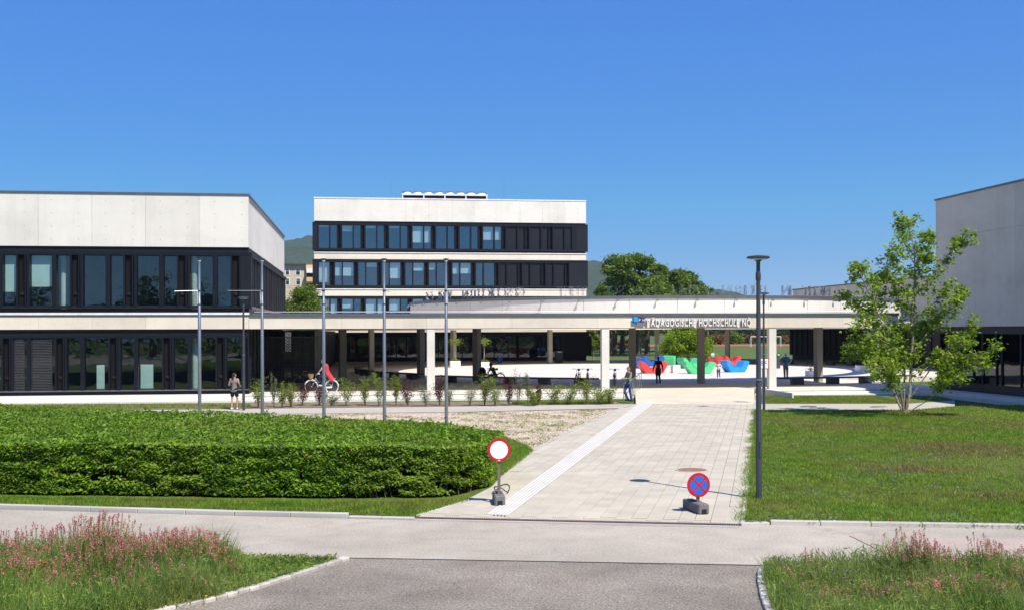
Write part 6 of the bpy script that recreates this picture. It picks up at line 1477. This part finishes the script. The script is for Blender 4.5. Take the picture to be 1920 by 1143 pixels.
# man with a white cap, hands on hips
bx_m, by_m = G(1473, 709.5, PZ0)
person('man in a blue shirt, grey trousers and white cap, hands on hips beyond the bench', (bx_m, by_m, PZ0), math.pi + .1, dict(elr=(.42, -.06, 1.20), wrr=(.21, .05, 1.03), ell=(-.42, -.06, 1.20), wrl=(-.21, .05, 1.03), grr=(.10, .10, .98), grl=(-.10, .10, .98), anl=(-.12, -.02, .085), anr=(.10, .06, .085)),
       [('polo_shirt', 'tealshirt', 'tshirt'), ('trousers', 'grey_trousers', 'trousers'), ('shoe', 'black_cloth', 'shoe')], cap='white_cloth', scale=1.03)
# child on the plaza
cx_, cy_ = G(1347, 708, PZ0)
person('small child in a pale shirt and jeans crossing the sunlit courtyard', (cx_, cy_, PZ0), math.pi - .6, dict(elr=(.34, .05, 1.22), wrr=(.42, .20, 1.10), ell=(-.32, .02, 1.2), wrl=(-.40, .15, 1.12), knl=(-.12, .10, .5), anl=(-.16, .05, .085), anr=(.14, -.12, .1)),
       [('shirt', 'white_cloth', 'longsleeve'), ('jeans', 'denim', 'trousers'), ('shoe', 'white_cloth', 'shoe')], hair='hair_brown', scale=.68)
# child on the red lounger
rx_, ry_ = G(1339, 689, PZ0)
sit = dict(pel=(0, 0, .94), knl=(-.12, .40, .92), knr=(.12, .40, .92), anl=(-.12, .44, .52), anr=(.12, .44, .52), elr=(.24, .08, 1.15), wrr=(.14, .30, 1.02), ell=(-.24, .08, 1.15), wrl=(-.14, .30, 1.02))
mp('aqua_cloth', (.35, .62, .60))
person('child in a pale aqua shirt sitting on the red lounger', (rx_, ry_ + .5, PZ0 + .25), math.pi + .3, sit, [('shirt', 'aqua_cloth', 'tshirt'), ('trousers', 'grey_trousers', 'trousers'), ('shoe', 'black_cloth', 'shoe')], scale=.72)
# seated person on the ring bench, bending over
a_s = angp(928, RBn); sx_, sy_ = CX + RBn * math.cos(a_s), CY + RBn * math.sin(a_s)
mp('olive_print', (.055, .06, .05), .8, 14)
person('person with a dark cap sitting bent forward on the curved bench, in silhouette', (sx_, sy_, PZ0 - .43), math.pi / 2 + .5, dict(pel=(0, 0, .98), wai=(0, .06, 1.14), che=(0, .18, 1.33), nek=(0, .27, 1.47), head=(0, .33, 1.59), shl=(-.18, .22, 1.42), shr=(.18, .22, 1.42), elr=(.24, .34, 1.16), wrr=(.10, .46, 1.02), ell=(-.24, .34, 1.16), wrl=(-.10, .46, 1.02),
       hpl=(-.09, .0, .96), hpr=(.09, 0, .96), knl=(-.13, .42, .95), knr=(.13, .42, .95), anl=(-.13, .46, .52), anr=(.13, .40, .52)), [('shirt', 'olive_print', 'tshirt'), ('trousers', 'black_cloth', 'trousers'), ('shoe', 'black_cloth', 'shoe')], cap='black_cloth', scale=1.0)

# ================================================================== BICYCLES
def bicycle(loc, rz, label, frame='white', basket=True, group=None, guard=True):
    """rides towards -x"""
    t = empty('bicycle', loc, rz, label, 'bicycle', group); R = .345; WB = 1.10
    for x in (0, WB):
        w_ = MB().tube([(x + R * math.cos(a), 0, R + R * math.sin(a)) for a in [2 * math.pi * i / 36 for i in range(36)]], .018, 8, closed=True).build('wheel', M['white' if frame == 'white' else 'black'], t, smooth=True)
        MB().tube([(x + (R - .028) * math.cos(a), 0, R + (R - .028) * math.sin(a)) for a in [2 * math.pi * i / 36 for i in range(36)]], .009, 6, closed=True).build('rim', M['stainless'], w_, smooth=True)
        s = MB()
        for i in range(14): a = 2 * math.pi * i / 14; s.tube([(x, .02 * (-1) ** i, R), (x + (R - .03) * math.cos(a), 0, R + (R - .03) * math.sin(a))], .0018, 4)
        s.build('spokes', M['galv'], w_)
        MB().tube([(x, -.05, R), (x, .05, R)], .022, 10).build('hub', M['stainless'], w_)
        MB().tube([(x + (R + .035) * math.cos(a), 0, R + (R + .035) * math.sin(a)) for a in [(.15 if x else -.1) + math.pi * .75 * i / 14 + (.0 if x else .55) for i in range(15)]], .014, 6).build('mudguard', M[frame], t, smooth=True)
    BB = (WB * .56, 0, .28); HT = (.22, 0, .80); HB = (.17, 0, .62); ST = (WB * .70, 0, .80)
    f_ = MB(); f_.tube([HB, (.30, 0, .52), BB], .018, 8); f_.tube([HT, (.36, 0, .62), (WB * .60, 0, .46)], .016, 8); f_.tube([BB, ST], .017, 8); f_.tube([HB, HT], .02, 8)
    for s in (-.045, .045): f_.tube([BB, (WB, s, R)], .011, 6); f_.tube([(ST[0], 0, ST[2] - .06), (WB, s, R)], .010, 6)
    f_.build('frame', M[frame], t, smooth=True)
    g = MB()
    for s in (-.05, .05): g.tube([(.17, s * .6, .63), (.08, s, .45), (0, s, R)], .012, 6)
    g.build('fork', M[frame], t, smooth=True)
    h = MB(); h.tube([(.22, 0, .80), (.25, 0, 1.0)], .013, 8); h.tube([(.48, -.28, 1.02), (.36, -.27, 1.05), (.25, -.10, 1.03), (.25, .10, 1.03), (.36, .27, 1.05), (.48, .28, 1.02)], .012, 8); h.build('handlebar', M['stainless'], t, smooth=True)
    for s in (-.28, .28): MB().tube([(.47, s, 1.02), (.58, s * 1.02, 1.0)], .017, 8).build('grip', M['darkwood'], t, smooth=True)
    MB().tube([ST, (ST[0] + .03, 0, .93)], .012, 8).build('seat_post', M['stainless'], t)
    sd = MB(); sd.tube([(ST[0] - .12, 0, .965), (ST[0] + .02, 0, .96), (ST[0] + .14, 0, .97)], [.03, .055, .085], 10); sd.build('saddle', M['darkwood'], t, smooth=True)
    c = MB(); c.lathe([(.09, -.008), (.09, .008)], 20); me = c.mesh('crank', M['galv']); o = link('crank', me, t, (BB[0], -.04, BB[2])); o.rotation_euler = (math.pi / 2, 0, 0)
    p = MB(); p.tube([(BB[0], -.07, BB[2]), (BB[0] - .12, -.075, BB[2] - .11)], .009, 6); p.box(BB[0] - .16, BB[0] - .07, -.16, -.08, BB[2] - .125, BB[2] - .10); p.tube([(BB[0], .07, BB[2]), (BB[0] + .12, .075, BB[2] + .11)], .009, 6); p.box(BB[0] + .07, BB[0] + .16, .08, .16, BB[2] + .10, BB[2] + .125); p.build('pedals', M['black'], t)
    if guard: MB().obox((WB * .76, -.035, .30), ((1, 0, .04), (0, 1, 0), (-.04, 0, 1)), (.27, .008, .045)).build('chain_guard', M[frame], t, bevel=.004)
    k = MB(); k.box(WB - .18, WB + .22, -.07, .07, .765, .785); 
    for s in (-.06, .06): k.tube([(WB + .12, s, .77), (WB, s, R)], .007, 5)
    k.build('luggage_rack', M[frame], t)
    if basket: MB().lathe([(.09, .78), (.14, .92), (.165, 1.03), (.17, 1.035), (.15, 1.03), (.12, .92), (.08, .80)], 16, (-.02, 0, 0)).build('basket', M['wicker'], t, smooth=True)
    MB().lathe([(.03, 0), (.045, .03), (.03, .06)], 10, (.06, 0, .70)).build('headlamp', M['white'], t, smooth=True)
    return t
ds_ = 61.9; bxc = AT(583, ds_); 
bkx, bky = PX(583.5, 61.9), 61.9
bicycle((bkx, bky, PZ0), 0.0, 'white city bicycle with a wicker basket ridden in front of the lattice screen')
def w3(x, y, z): return (x, y, z)
# rider (faces -x, so the figure is turned a quarter left)
ext = [((0, .02, 1.42), (0, -.02, 1.1), .16, .17), ((0, -.02, 1.1), (0, -.30, .78), .17, .12), ((.10, -.05, 1.0), (.12, -.38, .66), .10, .06), ((-.10, -.05, 1.0), (-.12, -.34, .64), .10, .07), ((-.18, .05, 1.41), (-.25, .22, 1.24), .066, .066), ((.18, .05, 1.41), (.25, .22, 1.24), .066, .066)]
person('cyclist in a flowing red tunic riding the white bicycle', (bkx + .80, bky, PZ0 + .02), math.pi / 2, dict(pel=(0, .02, 1.06), wai=(0, .06, 1.2), che=(0, .10, 1.40), nek=(0, .14, 1.56), head=(0, .18, 1.70), shl=(-.18, .12, 1.50), shr=(.18, .12, 1.50), ell=(-.27, .26, 1.28), elr=(.27, .26, 1.28), wrl=(-.27, .42, 1.07), wrr=(.27, .42, 1.07),
       hpl=(-.09, .02, 1.0), hpr=(.09, .02, 1.0), knl=(-.11, .40, .80), knr=(.11, .34, .62), anl=(-.11, .24, .44), anr=(.11, .28, .22)), [('leggings', 'navy_cloth', 'leggings'), ('tunic', 'coral', 'custom'), ('shoe', 'white_cloth', 'shoe')], extra=ext, hair='hair_dark', female=True)
def parked(px, r, an, label):
    a = angp(px, r); bicycle((CX + r * math.cos(a), CY + r * math.sin(a), PZ0), an, label, 'black', False, 'parked dark bicycles', False)
parked(908, 27.4, .35, 'dark bicycle parked at the bench left of the seated person'); parked(1080, 27.2, 1.2, 'dark bicycle parked behind the shrubs, left of the second pale column'); parked(1100, 27.0, 1.3, 'dark bicycle parked nearest the second pale column on its left'); parked(1150, 27.2, 1.25, 'dark bicycle parked just right of the second pale column'); parked(560, 31.0, .3, 'dark bicycle parked in the shade behind the cyclist') if False else None
o_ = AT(560, 65.2); bicycle((o_[0], o_[1], PZ0), .1, 'dark bicycle leaning in the shade in front of the lattice screen', 'black', False, 'parked dark bicycles', False)
# backpack / bags on the bench beside the seated person
a_b = angp(903, RBn); BG = empty('backpack', (CX + (RBn - .05) * math.cos(a_b), CY + (RBn - .05) * math.sin(a_b), PZ0 + .455), .4, 'large black bag on the curved bench beside the seated person', 'bag')
fused('sack', [((-.18, 0, .14), (.18, 0, .14), .14, .14), ((-.12, 0, .32), (.14, 0, .34), .15, .14), ((-.05, 0, .45), (.08, 0, .48), .12, .10)], 'black_cloth', .02, BG); MB().tube([(-.05, 0, .55), (0, 0, .64), (.08, 0, .56)], .012, 6).build('handle', M['black'], BG, smooth=True)

# ================================================================== FAR BACKGROUND
# apartment block in the gap
hb_ = AT(533, 235); HB_ = empty('apartment_block', (hb_[0] - 8, hb_[1], 0), .06, 'beige apartment block with white windows in the gap behind the left building', 'building')
def hz_(py): return HZ(560, py, 235)
pxm = 235 / FPX
x0h = lambda px: (px - 533) * pxm + 8
MB().box(-14, x0h(573), 0, 14, 0, hz_(495)).build('wall', M['house'], HB_)
MB().box(x0h(573) + .01, x0h(573) + 16, -.8, 14, 0, hz_(495) - .003).build('wall', M['house2'], HB_)
MB().box(-14.1, x0h(573) + 16.1, -.9, 14.1, hz_(495) + .003, hz_(493.5)).build('roof', M['coping'], HB_)
for (a, b, yt, yb) in ((555, 562, 504, 515), (555.5, 562.5, 522, 533), (555, 562, 541, 552), (536, 542, 504, 515), (536, 542, 522, 533)):
    w_ = MB().box(x0h(a) - .12, x0h(b) + .12, -.06, -.003, hz_(yb) - .12, hz_(yt) + .12).build('window', M['white'], HB_); MB().box(x0h(a), x0h(b), -.08, -.062, hz_(yb), (hz_(yt) + hz_(yb)) / 2 + .1).build('pane', M['glass_dark'], w_); MB().box(x0h(a), x0h(b), -.08, -.062, (hz_(yt) + hz_(yb)) / 2 + .15, hz_(yt)).build('shutter', M['coping'], w_)
for k, yy in enumerate((504, 520, 538, 554)):
    b_ = MB().box(x0h(574), x0h(573) + 15.5, -2.2, -.81, hz_(yy + 8), hz_(yy)).build('balcony', M['white'] if k % 2 == 0 else M['house2'], HB_)
    MB().box(x0h(575), x0h(573) + 15, -.88, -.82, hz_(yy) + .05, hz_(yy - 7)).build('balcony_door', M['blackish'], HB_) if k else None
# wooded hills
def ridge(pts, dist, seed, name, depth=900):
    rs = np.random.RandomState(seed); xs = np.linspace(pts[0][0], pts[-1][0], 360); ys = np.interp(xs, [p[0] for p in pts], [p[1] for p in pts]); NX, NYy = len(xs), 26; V = []
    for j in range(NYy):
        v = j / (NYy - 1)
        for i in range(NX):
            d = dist + depth * v; z = HZ(xs[i], ys[i], dist + depth) * (math.sin(v * math.pi / 2) ** 1.1) - 2
            x, y = AT(xs[i], d); V.append((x, y, z))
    V = np.array(V); nz = (vnoise(V[:, 0], V[:, 1], 16, seed) - .5) * 9 + (vnoise(V[:, 0], V[:, 1], 60, seed + 1) - .5) * 10 + (vnoise(V[:, 0], V[:, 1], 7, seed + 2) - .5) * 5
    V[:, 2] += nz * np.clip(V[:, 2] / 40, 0, 1)
    idx = np.arange(NX * NYy).reshape(NYy, NX); F = np.stack([idx[:-1, :-1], idx[:-1, 1:], idx[1:, 1:], idx[1:, :-1]], -1).reshape(-1, 4)
    o = link(name, np_mesh(name, V, F, M['forest'], True)); o['kind'] = 'structure'
M['forest'] = ground_mat('wooded_hillside', [(.3, (.030, .052, .022)), (.5, (.042, .070, .027)), (.7, (.062, .092, .034))], .045, 1.0, .12, .55, sscale=.10, scale2=.008)
ridge([(-700, 585), (-200, 540), (200, 500), (430, 472), (540, 454), (600, 447), (760, 440), (900, 450), (1000, 468), (1100, 493), (1146, 501), (1220, 521), (1300, 540), (1355, 548), (1420, 556), (1550, 570), (1800, 596), (2300, 610), (2800, 616)], 1500, 5, 'hills')
# trees across the road behind the camera: they show in the window panes
for i, (x, y, h, wv) in enumerate(((-24, -40, 12.5, 7), (-31, -46, 13.5, 9), (-11, -60, 9, 8), (-3, -58, 8, 8), (4, -62, 8.5, 9), (-47, -44, 12, 9))):
    tree('roadside_tree', 'tree across the road behind the viewer, mirrored in the left windows, %s from the left' % ('second', 'first', 'third', 'fourth', 'fifth', 'sixth')[i], 'tree', (x, y), h, [(0, 0, h * .6, wv * .4, wv * .4, h * .34), (wv * .2, 0, h * .45, wv * .32, wv * .3, h * .25), (-wv * .22, 0, h * .5, wv * .3, wv * .3, h * .25)], 2600, .34, 'treeleaf2', .25, 'bark', 'trees behind the viewer', 5, 200 + i, 30)

flat_poly('car_park', [(-90, -8), (90, -8), (90, -64), (-90, -64)], -.045, M['asphalt'], kind='structure')

q = np.random.RandomState(3); n = 14000; xw = q.uniform(-110, 70, n); hw_ = 5.5 + 3.0 * vnoise(xw, xw * 0, 9, 2)
V, F = leaf_cloud(np.column_stack([xw, -66 - q.uniform(0, 4, n), q.uniform(0, 1, n) ** .8 * hw_]), .45, .2, .9, q); tag(link('distant_wood', np_mesh('distant_wood', V, F, M['treeleaf2'])), kind='stuff')
hz0 = MB().box(-2400, 2400, -300, 2560, -1.2, 232)
hm = bpy.data.materials.new('haze'); hm.use_nodes = True; hn = hm.node_tree; hn.nodes.remove(hn.nodes['Principled BSDF']); pv = hn.nodes.new('ShaderNodeVolumePrincipled')
pv.inputs['Color'].default_value = (.80, .88, 1.0, 1); pv.inputs['Density'].default_value = 0.0001; pv.inputs['Anisotropy'].default_value = 0.2
hn.links.new(pv.outputs[0], hn.nodes['Material Output'].inputs['Volume'])
tag(hz0.build('haze', hm), kind='stuff')
